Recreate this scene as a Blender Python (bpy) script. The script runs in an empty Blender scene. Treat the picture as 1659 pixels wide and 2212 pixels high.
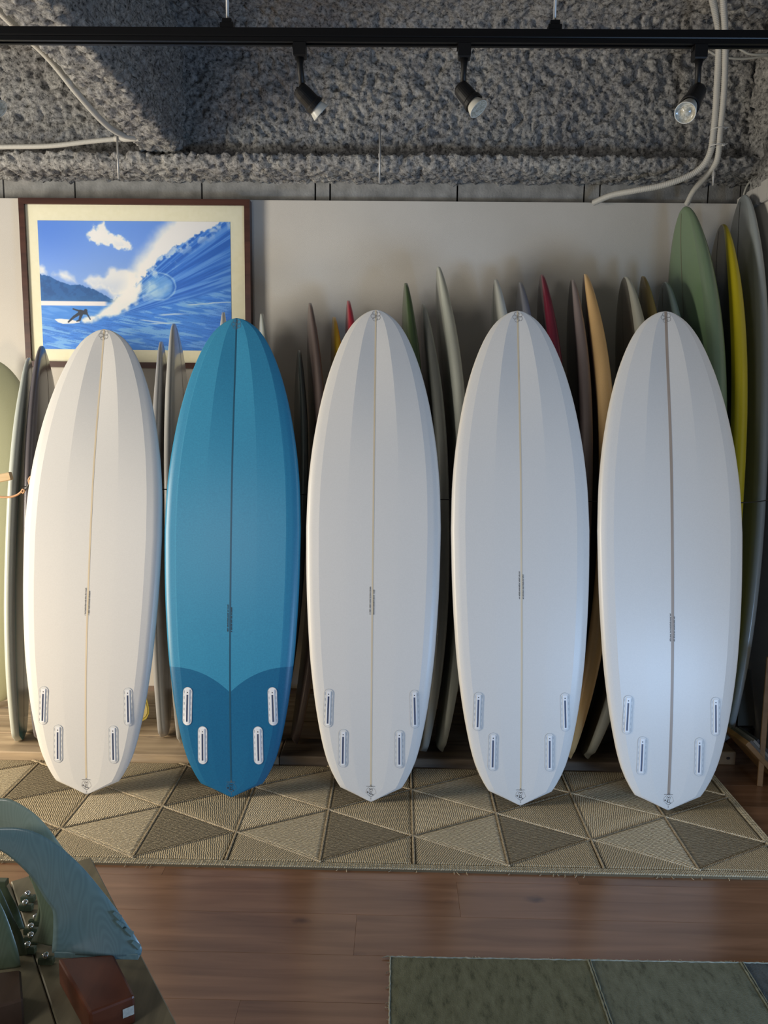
import bpy, math, random
import numpy as np
from mathutils import Vector, Matrix, Euler, noise as mnoise

random.seed(7)
rng = np.random.default_rng(7)
SC = bpy.context.scene
COL = SC.collection
R = math.radians

# ------------------------------------------------------------------ camera
CW, CH, FPX = 1659.0, 2212.0, 1661.0
CAM_LOC = Vector((0, 0, 1.45))
PITCH, YAW, ROLL = 7.6, 1.0, 0.7
cam_rot = (Matrix.Rotation(R(YAW), 3, 'Z') @ Matrix.Rotation(R(90 - PITCH), 3, 'X') @ Matrix.Rotation(R(ROLL), 3, 'Z'))
cd = bpy.data.cameras.new('camera')
cd.sensor_fit = 'HORIZONTAL'; cd.sensor_width = 36.0; cd.lens = 36.0 * FPX / CW
cd.clip_start = 0.02
cam = bpy.data.objects.new('camera', cd)
cam.matrix_world = Matrix.Translation(CAM_LOC) @ cam_rot.to_4x4()
COL.objects.link(cam)
SC.camera = cam

# ------------------------------------------------------------------ world, lights, exposure
w = bpy.data.worlds.new('world'); SC.world = w; w.use_nodes = True
w.node_tree.nodes['Background'].inputs[0].default_value = (0.80, 0.87, 1.0, 1)
w.node_tree.nodes['Background'].inputs[1].default_value = 0.07
SC.view_settings.view_transform = 'Standard'
SC.view_settings.look = 'None'
SC.view_settings.exposure = 0.05
SC.view_settings.gamma = 1.0
SC.view_settings.use_curve_mapping = False

def area(name, loc, aim, sx, sy, power, color, spread=180):
    l = bpy.data.lights.new(name, 'AREA'); l.shape = 'RECTANGLE'; l.size = sx; l.size_y = sy
    l.energy = power; l.color = color; l.spread = R(spread)
    o = bpy.data.objects.new(name, l)
    d = Vector(aim) - Vector(loc)
    o.matrix_world = Matrix.Translation(Vector(loc)) @ d.to_track_quat('-Z', 'Y').to_matrix().to_4x4()
    COL.objects.link(o); return o
area('window_light_left', (-3.7, 1.65, 1.30), (-0.2, 3.1, 1.0), 0.8, 1.4, 116, (1.0, 0.92, 0.78))
area('low_lamp_left', (-2.5, 2.1, 0.45), (-0.9, 3.0, 0.2), 0.3, 0.4, 13, (1.0, 0.72, 0.36))
area('lamp_front_left', (-1.45, -0.5, 1.75), (0.0, 3.4, 1.5), 0.55, 0.5, 11, (1.0, 0.96, 0.92))
area('shopfront_daylight', (1.95, 0.35, 0.42), (0.9, 2.9, 0.25), 1.0, 0.55, 42, (0.40, 0.64, 1.0))

# ------------------------------------------------------------------ helpers
def ray(px, py):
    return (cam_rot @ Vector(((px - CW / 2) / FPX, -(py - CH / 2) / FPX, -1))).normalized()
def atY(px, py, Y):
    d = ray(px, py); return CAM_LOC + d * ((Y - CAM_LOC.y) / d.y)
def atZ(px, py, Z):
    d = ray(px, py); return CAM_LOC + d * ((Z - CAM_LOC.z) / d.z)
def atP(px, py, p0, n):
    d = ray(px, py); return CAM_LOC + d * ((p0 - CAM_LOC).dot(n) / d.dot(n))

MATS = {}
def mat(name, color=(.8, .8, .8), rough=.5, metal=0.0, spec=.5, **kw):
    if name in MATS: return MATS[name]
    m = bpy.data.materials.new(name); m.use_nodes = True
    b = m.node_tree.nodes['Principled BSDF']
    b.inputs['Base Color'].default_value = (*color, 1)
    b.inputs['Roughness'].default_value = rough
    b.inputs['Metallic'].default_value = metal
    b.inputs['Specular IOR Level'].default_value = spec
    for k, v in kw.items():
        b.inputs[k.replace('_', ' ')].default_value = v
    MATS[name] = m
    return m
def nodes(m):
    nt = m.node_tree
    def nn(t, **p):
        n = nt.nodes.new(t)
        for k, v in p.items(): setattr(n, k, v)
        return n
    return nt, nn, nt.links.new, nt.nodes['Principled BSDF']
def ramp(nn, stops, interp='LINEAR'):
    r = nn('ShaderNodeValToRGB'); e = r.color_ramp; e.interpolation = interp
    while len(e.elements) < len(stops): e.elements.new(0.5)
    for el, (p, c) in zip(e.elements, stops):
        el.position = p; el.color = (*c, 1)
    return r
def noisy(name, c1, c2, scale=8, rough=.6, bump=0.0, bscale=60, detail=4, stretch=(1, 1, 1), lo=.35, hi=.65, spec=.5, **kw):
    """mottled material; stretch scales object coordinates"""
    if name in MATS: return MATS[name]
    m = mat(name, c1, rough, spec=spec, **kw)
    nt, nn, L, b = nodes(m)
    tc = nn('ShaderNodeTexCoord'); mp = nn('ShaderNodeMapping'); mp.inputs['Scale'].default_value = stretch
    L(tc.outputs['Object'], mp.inputs[0])
    n = nn('ShaderNodeTexNoise'); n.inputs['Scale'].default_value = scale; n.inputs['Detail'].default_value = detail
    L(mp.outputs[0], n.inputs['Vector'])
    r = ramp(nn, [(lo, c1), (hi, c2)]); L(n.outputs['Fac'], r.inputs[0]); L(r.outputs[0], b.inputs['Base Color'])
    if bump:
        n2 = nn('ShaderNodeTexNoise'); n2.inputs['Scale'].default_value = bscale; n2.inputs['Detail'].default_value = 5
        L(mp.outputs[0], n2.inputs['Vector'])
        bp = nn('ShaderNodeBump'); bp.inputs['Strength'].default_value = bump; bp.inputs['Distance'].default_value = .004
        L(n2.outputs['Fac'], bp.inputs['Height']); L(bp.outputs[0], b.inputs['Normal'])
    return m

def wood(name, c1, c2, rough=.45, stretch=(1.2, 14, 14), knots=0.0, scale=2.2, bump=.15, coat=0.0, vary=0.0):
    if name in MATS: return MATS[name]
    m = mat(name, c1, rough)
    nt, nn, L, b = nodes(m)
    tc = nn('ShaderNodeTexCoord'); mp = nn('ShaderNodeMapping'); mp.inputs['Scale'].default_value = stretch
    oi = nn('ShaderNodeObjectInfo'); add = nn('ShaderNodeVectorMath', operation='ADD')
    sc = nn('ShaderNodeVectorMath', operation='SCALE'); sc.inputs['Scale'].default_value = 7.0
    cb = nn('ShaderNodeCombineXYZ'); L(oi.outputs['Random'], cb.inputs[0]); L(oi.outputs['Random'], cb.inputs[1])
    L(cb.outputs[0], sc.inputs[0]); L(tc.outputs['Object'], add.inputs[0]); L(sc.outputs[0], add.inputs[1])
    L(add.outputs[0], mp.inputs[0])
    n = nn('ShaderNodeTexNoise'); n.inputs['Scale'].default_value = scale; n.inputs['Detail'].default_value = 6; n.inputs['Distortion'].default_value = .6
    L(mp.outputs[0], n.inputs['Vector'])
    r = ramp(nn, [(.3, c1), (.7, c2)]); L(n.outputs['Fac'], r.inputs[0])
    col = r.outputs[0]
    if knots:
        v = nn('ShaderNodeTexVoronoi'); v.inputs['Scale'].default_value = 4.2
        mp2 = nn('ShaderNodeMapping'); mp2.inputs['Scale'].default_value = (1.0, 2.1, 1)
        dn = nn('ShaderNodeTexNoise'); dn.inputs['Scale'].default_value = 22; ad2 = nn('ShaderNodeVectorMath', operation='MULTIPLY_ADD')
        ad2.inputs[1].default_value = (.03, .03, .03)
        L(add.outputs[0], dn.inputs['Vector']); L(dn.outputs['Color'], ad2.inputs[0]); L(add.outputs[0], ad2.inputs[2])
        L(ad2.outputs[0], mp2.inputs[0]); L(mp2.outputs[0], v.inputs['Vector'])
        rk = ramp(nn, [(.03, (1, 1, 1)), (.17, (0, 0, 0))]); L(v.outputs['Distance'], rk.inputs[0])
        sx = nn('ShaderNodeSeparateColor'); L(v.outputs['Color'], sx.inputs[0])
        gt = nn('ShaderNodeMath', operation='GREATER_THAN'); gt.inputs[1].default_value = .3; L(sx.outputs[0], gt.inputs[0])
        r2 = nn('ShaderNodeMath', operation='MULTIPLY'); L(rk.outputs[0], r2.inputs[0]); L(gt.outputs[0], r2.inputs[1])
        mx = nn('ShaderNodeMix', data_type='RGBA'); mx.inputs['B'].default_value = (c1[0] * .35, c1[1] * .38, c1[2] * .6, 1)
        mu = nn('ShaderNodeMath', operation='MULTIPLY'); mu.inputs[1].default_value = knots
        L(r2.outputs[0], mu.inputs[0]); L(mu.outputs[0], mx.inputs['Factor']); L(col, mx.inputs['A']); col = mx.outputs['Result']
    if vary:
        hs = nn('ShaderNodeHueSaturation'); mr = nn('ShaderNodeMapRange')
        mr.inputs['To Min'].default_value = 1 - vary; mr.inputs['To Max'].default_value = 1 + vary
        L(oi.outputs['Random'], mr.inputs[0]); L(mr.outputs[0], hs.inputs['Value']); L(col, hs.inputs['Color']); col = hs.outputs[0]
    L(col, b.inputs['Base Color'])
    if bump:
        bp = nn('ShaderNodeBump'); bp.inputs['Strength'].default_value = bump; bp.inputs['Distance'].default_value = .002
        L(n.outputs['Fac'], bp.inputs['Height']); L(bp.outputs[0], b.inputs['Normal'])
    if coat: b.inputs['Coat Weight'].default_value = coat; b.inputs['Coat Roughness'].default_value = .22
    return m

def tag(o, label=None, cat=None, group=None, kind=None):
    if label: o['label'] = label
    if cat: o['category'] = cat
    if group: o['group'] = group
    if kind: o['kind'] = kind
    return o
def empty(name, M=None, **kw):
    o = bpy.data.objects.new(name, None); o.empty_display_size = .1
    if M is not None: o.matrix_world = M if isinstance(M, Matrix) else Matrix.Translation(Vector(M))
    COL.objects.link(o); return tag(o, **kw)
def WM(p):
    M = Matrix.Identity(4)
    while p is not None:
        M = p.matrix_basis @ M; p = p.parent
    return M
def mesh(name, verts, faces, mats, parent=None, local=False, smooth=False, mi=None, sharp=None, uv=None, origin=None):
    """verts are world coordinates unless local; the object's origin sits at `origin` (default: parent's own) """
    verts = [Vector(v) for v in verts]
    loc = Vector((0, 0, 0))
    if parent is not None and not local:
        Mi = WM(parent).inverted(); verts = [Mi @ v for v in verts]
        if origin is not None: origin = Mi @ Vector(origin)
    if origin is not None:
        loc = Vector(origin); verts = [v - loc for v in verts]
    me = bpy.data.meshes.new(name)
    me.from_pydata([tuple(v) for v in verts], [], faces)
    for m in (mats if isinstance(mats, (list, tuple)) else [mats]): me.materials.append(m)
    if mi is not None: me.polygons.foreach_set('material_index', mi)
    if smooth: me.polygons.foreach_set('use_smooth', [True] * len(me.polygons))
    if uv is not None:
        ul = me.uv_layers.new(name='UVMap')
        li = np.zeros(len(me.loops), dtype=np.int32); me.loops.foreach_get('vertex_index', li)
        ul.data.foreach_set('uv', np.asarray(uv, dtype=np.float32)[li].ravel())
    if sharp is not None:
        at = me.attributes.new('sharp_edge', 'BOOLEAN', 'EDGE')
        ev = np.zeros(len(me.edges) * 2, dtype=np.int32); me.edges.foreach_get('vertices', ev)
        ev = ev.reshape(-1, 2)
        at.data.foreach_set('value', sharp(ev))
    me.update()
    o = bpy.data.objects.new(name, me); COL.objects.link(o)
    o.location = loc
    if parent is not None: o.parent = parent
    return o

class G:
    """collects simple solids into one mesh"""
    def __init__(s): s.v = []; s.f = []; s.m = []
    def add(s, v, f, m=0):
        k = len(s.v); s.v += [Vector(p) for p in v]; s.f += [tuple(i + k for i in q) for q in f]; s.m += [m] * len(f); return s
    def box(s, lo, hi, m=0, M=None, bev=0.0):
        x0, y0, z0 = lo; x1, y1, z1 = hi
        if bev:
            b = bev; v = []
            # chamfered box: three rings
            def ringz(z, i): return [(x0 + i, y0 + i, z), (x1 - i, y0 + i, z), (x1 - i, y1 - i, z), (x0 + i, y1 - i, z)]
            v = ringz(z0, b) + ringz(z0 + b, 0) + ringz(z1 - b, 0) + ringz(z1, b)
            f = [(3, 2, 1, 0), (12, 13, 14, 15)]
            for k in range(3):
                for i in range(4):
                    j = (i + 1) % 4; f.append((k * 4 + i, k * 4 + j, k * 4 + 4 + j, k * 4 + 4 + i))
        else:
            v = [(x0, y0, z0), (x1, y0, z0), (x1, y1, z0), (x0, y1, z0), (x0, y0, z1), (x1, y0, z1), (x1, y1, z1), (x0, y1, z1)]
            f = [(3, 2, 1, 0), (4, 5, 6, 7), (0, 1, 5, 4), (1, 2, 6, 5), (2, 3, 7, 6), (3, 0, 4, 7)]
        if M is not None: v = [M @ Vector(p) for p in v]
        return s.add(v, f, m)
    def tube(s, pts, rad, n=10, m=0, cap=True):
        pts = [Vector(p) for p in pts]; N = len(pts)
        rad = rad if isinstance(rad, (list, tuple)) else [rad] * N
        v = []; f = []
        t0 = (pts[1] - pts[0]).normalized()
        up = Vector((0, 0, 1)) if abs(t0.z) < .9 else Vector((1, 0, 0))
        a = t0.cross(up).normalized()
        for i in range(N):
            t = (pts[min(i + 1, N - 1)] - pts[max(i - 1, 0)]).normalized()
            a = (a - t * a.dot(t)).normalized(); b = t.cross(a)
            for k in range(n):
                th = 2 * math.pi * k / n
                v.append(pts[i] + (a * math.cos(th) + b * math.sin(th)) * rad[i])
        for i in range(N - 1):
            for k in range(n):
                f.append((i * n + k, i * n + (k + 1) % n, (i + 1) * n + (k + 1) % n, (i + 1) * n + k))
        if cap:
            f.append(tuple(range(n - 1, -1, -1))); f.append(tuple((N - 1) * n + k for k in range(n)))
        return s.add(v, f, m)
    def prism(s, poly, z0, z1, m=0, M=None):
        n = len(poly)
        v = [(x, y, z0) for x, y in poly] + [(x, y, z1) for x, y in poly]
        f = [tuple(range(n - 1, -1, -1)), tuple(range(n, 2 * n))] + [(i, (i + 1) % n, n + (i + 1) % n, n + i) for i in range(n)]
        if M is not None: v = [M @ Vector(p) for p in v]
        return s.add(v, f, m)
    def make(s, name, mats, parent=None, **kw):
        return mesh(name, s.v, s.f, mats, parent, mi=s.m, **kw)

def smoothpath(P, n=12):
    P = [Vector(p) for p in P]; out = []
    Q = [P[0] * 2 - P[1]] + P + [P[-1] * 2 - P[-2]]
    for i in range(1, len(Q) - 2):
        for k in range(n):
            t = k / n
            a, b, c, d = Q[i - 1], Q[i], Q[i + 1], Q[i + 2]
            out.append(.5 * ((2 * b) + (-a + c) * t + (2 * a - 5 * b + 4 * c - d) * t * t + (-a + 3 * b - 3 * c + d) * t ** 3))
    out.append(P[-1]); return out
def sstep(a, b, x):
    t = min(1, max(0, (x - a) / (b - a))); return t * t * (3 - 2 * t)

# ================================================================== SETTING
WALL_Y = 3.85
# ---- floor : laminate planks laid along the wall
floor_m = wood('floor_wood', (.130, .066, .036), (.225, .122, .072), rough=.24, stretch=(1.0, 11, 11), knots=.75, scale=2.0, bump=.02, vary=.05, coat=.25)
floor = mesh('floor', [(-4, -3, -.02), (2.6, -3, -.02), (2.6, 4, -.02), (-4, 4, -.02)], [(0, 1, 2, 3)], mat('subfloor', (.03, .02, .015), .8))
tag(floor, kind='structure')
PWD = .167
row = 0; y = 2.05 - 25 * PWD
joint_fix = {25: .2, 24: -.10, 26: -.72}
while y < 3.95:
    xs = -4 + random.random() * 1.2
    if row in joint_fix:
        xs = joint_fix[row]
        while xs > -4: xs -= 1.3
    x = -4.0; nxt = xs if xs > -3.95 else xs + 1.3
    while x < 2.55:
        x1 = min(nxt, 2.6)
        g = G().box((x + .0001, y + .0001, -.012), (x1 - .0001, y + PWD - .0001, 0), bev=.0006)
        g.make('plank', floor_m, floor, origin=((x + x1) / 2, y + PWD / 2, 0))
        x = x1; nxt = x + 1.3
    y += PWD; row += 1

# ---- white wall panel and the blocks above it
wall_m = noisy('wall_paint', (.60, .575, .53), (.64, .615, .57), scale=3, rough=.75, bump=.25, bscale=420, detail=2)
PT = atY(800, 434, WALL_Y).z
g = G().box((-4, WALL_Y, 0), (1.76, WALL_Y + .03, PT))
wb = g.make('wall_back', wall_m); tag(wb, kind='structure')
block_m = noisy('concrete_block', (.20, .20, .19), (.38, .375, .36), scale=14, rough=.9, bump=.6, bscale=90, detail=6, lo=.3, hi=.7)
grout_m = mat('grout', (.05, .05, .05), .95)
bw = tag(G().box((-4, WALL_Y + .12, 2.0), (2.6, WALL_Y + .2, 3.3)).make('wall_masonry', grout_m), kind='structure')
jx = [-520, -250, 8, 162, 436, 681, 713, 988, 1262, 1296, 1530, 1600, 1850]
BY = WALL_Y + .06
for a, b in zip(jx[:-1], jx[1:]):
    x0 = atY(a, 415, BY).x + .004; x1 = atY(b, 415, BY).x - .004
    o = G().box((x0, BY, PT - .12), (x1, BY + .07, PT + .115), bev=.004).make('block', block_m, bw, origin=((x0 + x1) / 2, BY, PT))

# ---- right wall (plaster board) coming towards the camera
CX = atY(1600, 440, WALL_Y).x
wr = tag(G().box((CX, 1.62, 0), (CX + .08, WALL_Y, PT - .01)).make('wall_right', wall_m), kind='structure')
wl = tag(G().box((-1.78, -3, 0), (-1.70, 1.32, 3.3)).make('shade_partition_left', wall_m), kind='structure')  # unseen partition added to keep the left light off the fin table
# broken plaster lip along the top of the right wall
lip = G()
for k in range(26):
    yy = WALL_Y - .03 - k * .05; r = .012 + .012 * random.random()
    lip.box((CX - r, yy - .03, PT - .04 - r), (CX + .08 + r, yy + .03, PT + r * 1.5), bev=.006)
o = lip.make('trim_1', mat('plaster_lip', (.5, .49, .47), .9)); tag(o, kind='structure')

# ---- sprayed rock wool: ceiling, beams
spray = mat('sprayed_insulation', (.3, .3, .3), .95, spec=.2)
nt, nn, L, b = nodes(spray)
tc = nn('ShaderNodeTexCoord')
n1 = nn('ShaderNodeTexNoise'); n1.inputs['Scale'].default_value = 60; n1.inputs['Detail'].default_value = 8; n1.inputs['Roughness'].default_value = .7
n2 = nn('ShaderNodeTexNoise'); n2.inputs['Scale'].default_value = 5; n2.inputs['Detail'].default_value = 3
L(tc.outputs['Object'], n1.inputs['Vector']); L(tc.outputs['Object'], n2.inputs['Vector'])
r1 = ramp(nn, [(.36, (.07, .07, .07)), (.46, (.34, .336, .33)), (.66, (.70, .69, .675))]); L(n1.outputs['Fac'], r1.inputs[0])
r2 = ramp(nn, [(.3, (.72, .72, .74)), (.7, (1, 1, .98))]); L(n2.outputs['Fac'], r2.inputs[0])
mx = nn('ShaderNodeMix', data_type='RGBA', blend_type='MULTIPLY'); mx.inputs['Factor'].default_value = 1
L(r1.outputs[0], mx.inputs['A']); L(r2.outputs[0], mx.inputs['B']); L(mx.outputs['Result'], b.inputs['Base Color'])
bp = nn('ShaderNodeBump'); bp.inputs['Strength'].default_value = 1.0; bp.inputs['Distance'].default_value = .012
L(n1.outputs['Fac'], bp.inputs['Height']); L(bp.outputs[0], b.inputs['Normal'])

def lump(p):
    a = mnoise.noise(p * 9.0) * .010
    c = mnoise.noise(p * 30.0); d = mnoise.noise(p * 72.0)
    return a + c * .014 + d * .012 - max(0, -c - .1) * .022
def rough_sheet(name, prof, axis, a0, a1, step, pstep, parent=None, kind='structure'):
    """prof: closed/open polyline of 2D points swept along axis 'x' (prof=(y,z)) or 'y' (prof=(x,z))"""
    P = []
    for (p, q) in zip(prof[:-1], prof[1:]):
        p = Vector(p); q = Vector(q); n = max(1, int(round((q - p).length / pstep)))
        for k in range(n): P.append((p.lerp(q, k / n), (q - p).normalized()))
    P.append((Vector(prof[-1]), P[-1][1]))
    # smooth normals
    N = []
    for i in range(len(P)):
        t = Vector((0, 0))
        for j in range(max(0, i - 2), min(len(P), i + 3)): t += P[j][1]
        t.normalize(); N.append(Vector((t.y, -t.x)))
    # round the corners a little
    pos = [p for p, _ in P]
    for _ in range(2):
        pos = [pos[0]] + [(pos[i - 1] + pos[i] * 2 + pos[i + 1]) / 4 for i in range(1, len(pos) - 1)] + [pos[-1]]
    na = int((a1 - a0) / step) + 1
    V = []
    for i in range(na):
        a = a0 + i * step
        for k in range(len(pos)):
            p = pos[k]; n = N[k]
            q = Vector((a, p.x, p.y)) if axis == 'x' else Vector((p.x, a, p.y))
            n3 = Vector((0, n.x, n.y)) if axis == 'x' else Vector((n.x, 0, n.y))
            V.append(q + n3 * lump(q))
    m = len(pos)
    F = [(i * m + k, i * m + k + 1, (i + 1) * m + k + 1, (i + 1) * m + k) for i in range(na - 1) for k in range(m - 1)]
    o = mesh(name, V, F, spray, parent, smooth=True)
    tag(o, kind=kind); return o

FB = atY(800, 398, 3.93).z           # underside of the lower flange
FT = atY(800, 331, 3.70).z           # top of lower flange at its front
WT = atY(800, 112, 3.84).z           # web top
print('heights', PT, FB, FT, WT)
# profile listed so that the outward normal (t.y,-t.x) points to the room
prof = [(3.98, FB), (3.72, FB), (3.69, FB + .02), (3.69, FT - .01), (3.72, FT), (3.83, FT + .015), (3.85, WT), (3.71, WT + .0), (3.70, WT + .075), (3.60, WT + .09), (3.52, WT + .095), (3.50, WT + .16), (3.42, WT + .17), (3.40, WT + .10), (3.2, WT + .10)]
rough_sheet('ceiling_beam', prof[::-1], 'x', -2.35, 2.3, .0085, .0085)
rough_sheet('ceiling', [(3.21, WT + .09), (-1.5, WT + .09)][::-1], 'x', -4, 2.6, .05, .05)
# cross beam on the left running towards the viewer
XL = atY(300, 305, 3.68).x; XR = atY(378, 318, 3.68).x
print('cross beam', XL, XR)
CB = FT + .01
profc = [(XL + .05, WT + .1), (XL + .045, CB + .07), (XL, CB + .05), (XL, CB), (XR, CB), (XR + .02, CB + .05), (XR - .0, CB + .08), (XR + .02, WT + .1)]
rough_sheet('ceiling_beam', profc, 'y', 1.9, 3.84, .009, .009)
# sprayed column in the right corner, and the sprayed lump above it
profd = [(CX + .5, WT + .1), (CX + .5, 2.44)]
def rough_box(name, lo, hi, st=.012):
    V = []; F = []
    lo = Vector(lo); hi = Vector(hi); c = (lo + hi) / 2; h = (hi - lo) / 2
    def face(o, a, b, na, nb):
        k = len(V)
        for i in range(na + 1):
            for j in range(nb + 1):
                p = o + a * (i / na) + b * (j / nb)
                d = Vector(((p.x - c.x) / h.x, (p.y - c.y) / h.y, (p.z - c.z) / h.z))
                n = Vector((d.x ** 5, d.y ** 5, d.z ** 5)).normalized()
                V.append(p + n * (lump(p) * 1.1) - n * .02 * (d.length - 1))
        for i in range(na):
            for j in range(nb):
                F.append((k + i * (nb + 1) + j, k + (i + 1) * (nb + 1) + j, k + (i + 1) * (nb + 1) + j + 1, k + i * (nb + 1) + j + 1))
    dx = Vector((hi.x - lo.x, 0, 0)); dy = Vector((0, hi.y - lo.y, 0)); dz = Vector((0, 0, hi.z - lo.z))
    nx, ny, nz = [max(2, int(v / st)) for v in (dx.x, dy.y, dz.z)]
    face(lo, dx, dz, nx, nz); face(lo, dz, dy, nz, ny); face(lo, dy, dx, ny, nx)
    face(hi, -dx, -dy, nx, ny)
    o = mesh(name, V, F, spray, smooth=True); tag(o, kind='structure'); return o
rough_box('ceiling_column', (CX + .005, 3.30, PT + .03), (CX + .45, 3.82, WT + .1))
def rough_ball(name, c, r, seg=64):
    V = []; F = []
    for i in range(seg + 1):
        for j in range(seg * 2):
            th = math.pi * i / seg; ph = math.pi * j / seg
            n = Vector((math.sin(th) * math.cos(ph), math.sin(th) * math.sin(ph), math.cos(th)))
            p = Vector(c) + Vector((n.x * r[0], n.y * r[1], n.z * r[2]))
            V.append(p + n * lump(p) * 1.6)
    m = seg * 2
    F = [(i * m + j, (i + 1) * m + j, (i + 1) * m + (j + 1) % m, i * m + (j + 1) % m) for i in range(seg) for j in range(m)]
    o = mesh(name, V, F, spray, smooth=True); tag(o, kind='structure'); return o
c = atY(1672, 5, 3.3)
rough_ball('ceiling_lump', (c.x, 3.3, WT + .1), (.36, .3, .16))

# ================================================================== SURFBOARDS
def interp_curve(pts):
    xs = np.array([p[0] for p in pts]); ys = np.array([p[1] for p in pts])
    # monotone (Fritsch-Carlson) cubic
    h = np.diff(xs); d = np.diff(ys) / h; m = np.zeros(len(xs)); m[0] = d[0]; m[-1] = d[-1]
    for i in range(1, len(xs) - 1):
        m[i] = 0 if d[i - 1] * d[i] <= 0 else 2 * d[i - 1] * d[i] / (d[i - 1] + d[i])
    def f(x):
        i = int(min(max(np.searchsorted(xs, x) - 1, 0), len(h) - 1)); t = (x - xs[i]) / h[i]
        return float((2 * t**3 - 3 * t**2 + 1) * ys[i] + (t**3 - 2 * t**2 + t) * h[i] * m[i] + (-2 * t**3 + 3 * t**2) * ys[i + 1] + (t**3 - t**2) * h[i] * m[i + 1])
    return f
# half widths as fraction of the widest half
EGG = [(0, 0.01), (.0276, .452), (.041, .515), (.077, .64), (.124, .735), (.218, .855), (.313, .93), (.45, .985), (.545, 1.0), (.62, .985), (.69, .945), (.783, .845), (.857, .72), (.904, .607), (.945, .475), (.974, .335), (.99, .205), (1, 0.01)]
def egg_w():
    lo = [p for p in EGG if .0276 <= p[0] <= .545]; f1 = interp_curve(lo)
    hi = [(1 - p[0], p[1] ** 2) for p in EGG if p[0] >= .545][::-1]; f2 = interp_curve(hi)
    def w(v):
        if v <= .0276: return .01 + (.452 - .01) * v / .0276
        if v <= .545: return f1(v)
        return math.sqrt(max(1e-5, f2(1 - v)))
    return w
def generic_w(nose_p=.62, tail_p=.55, tail_w=.12, mid=.54):
    def w(v):
        if v < mid:
            t = v / mid
            return max(.012, tail_w * min(1, (v / .012)) ** .6 if v < .012 else tail_w + (1 - tail_w) * (1 - (1 - t) ** 2.2) ** tail_p)
        t = (1 - v) / (1 - mid)
        return max(.012, (1 - (1 - t) ** 2.3) ** nose_p)
    return w

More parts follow.
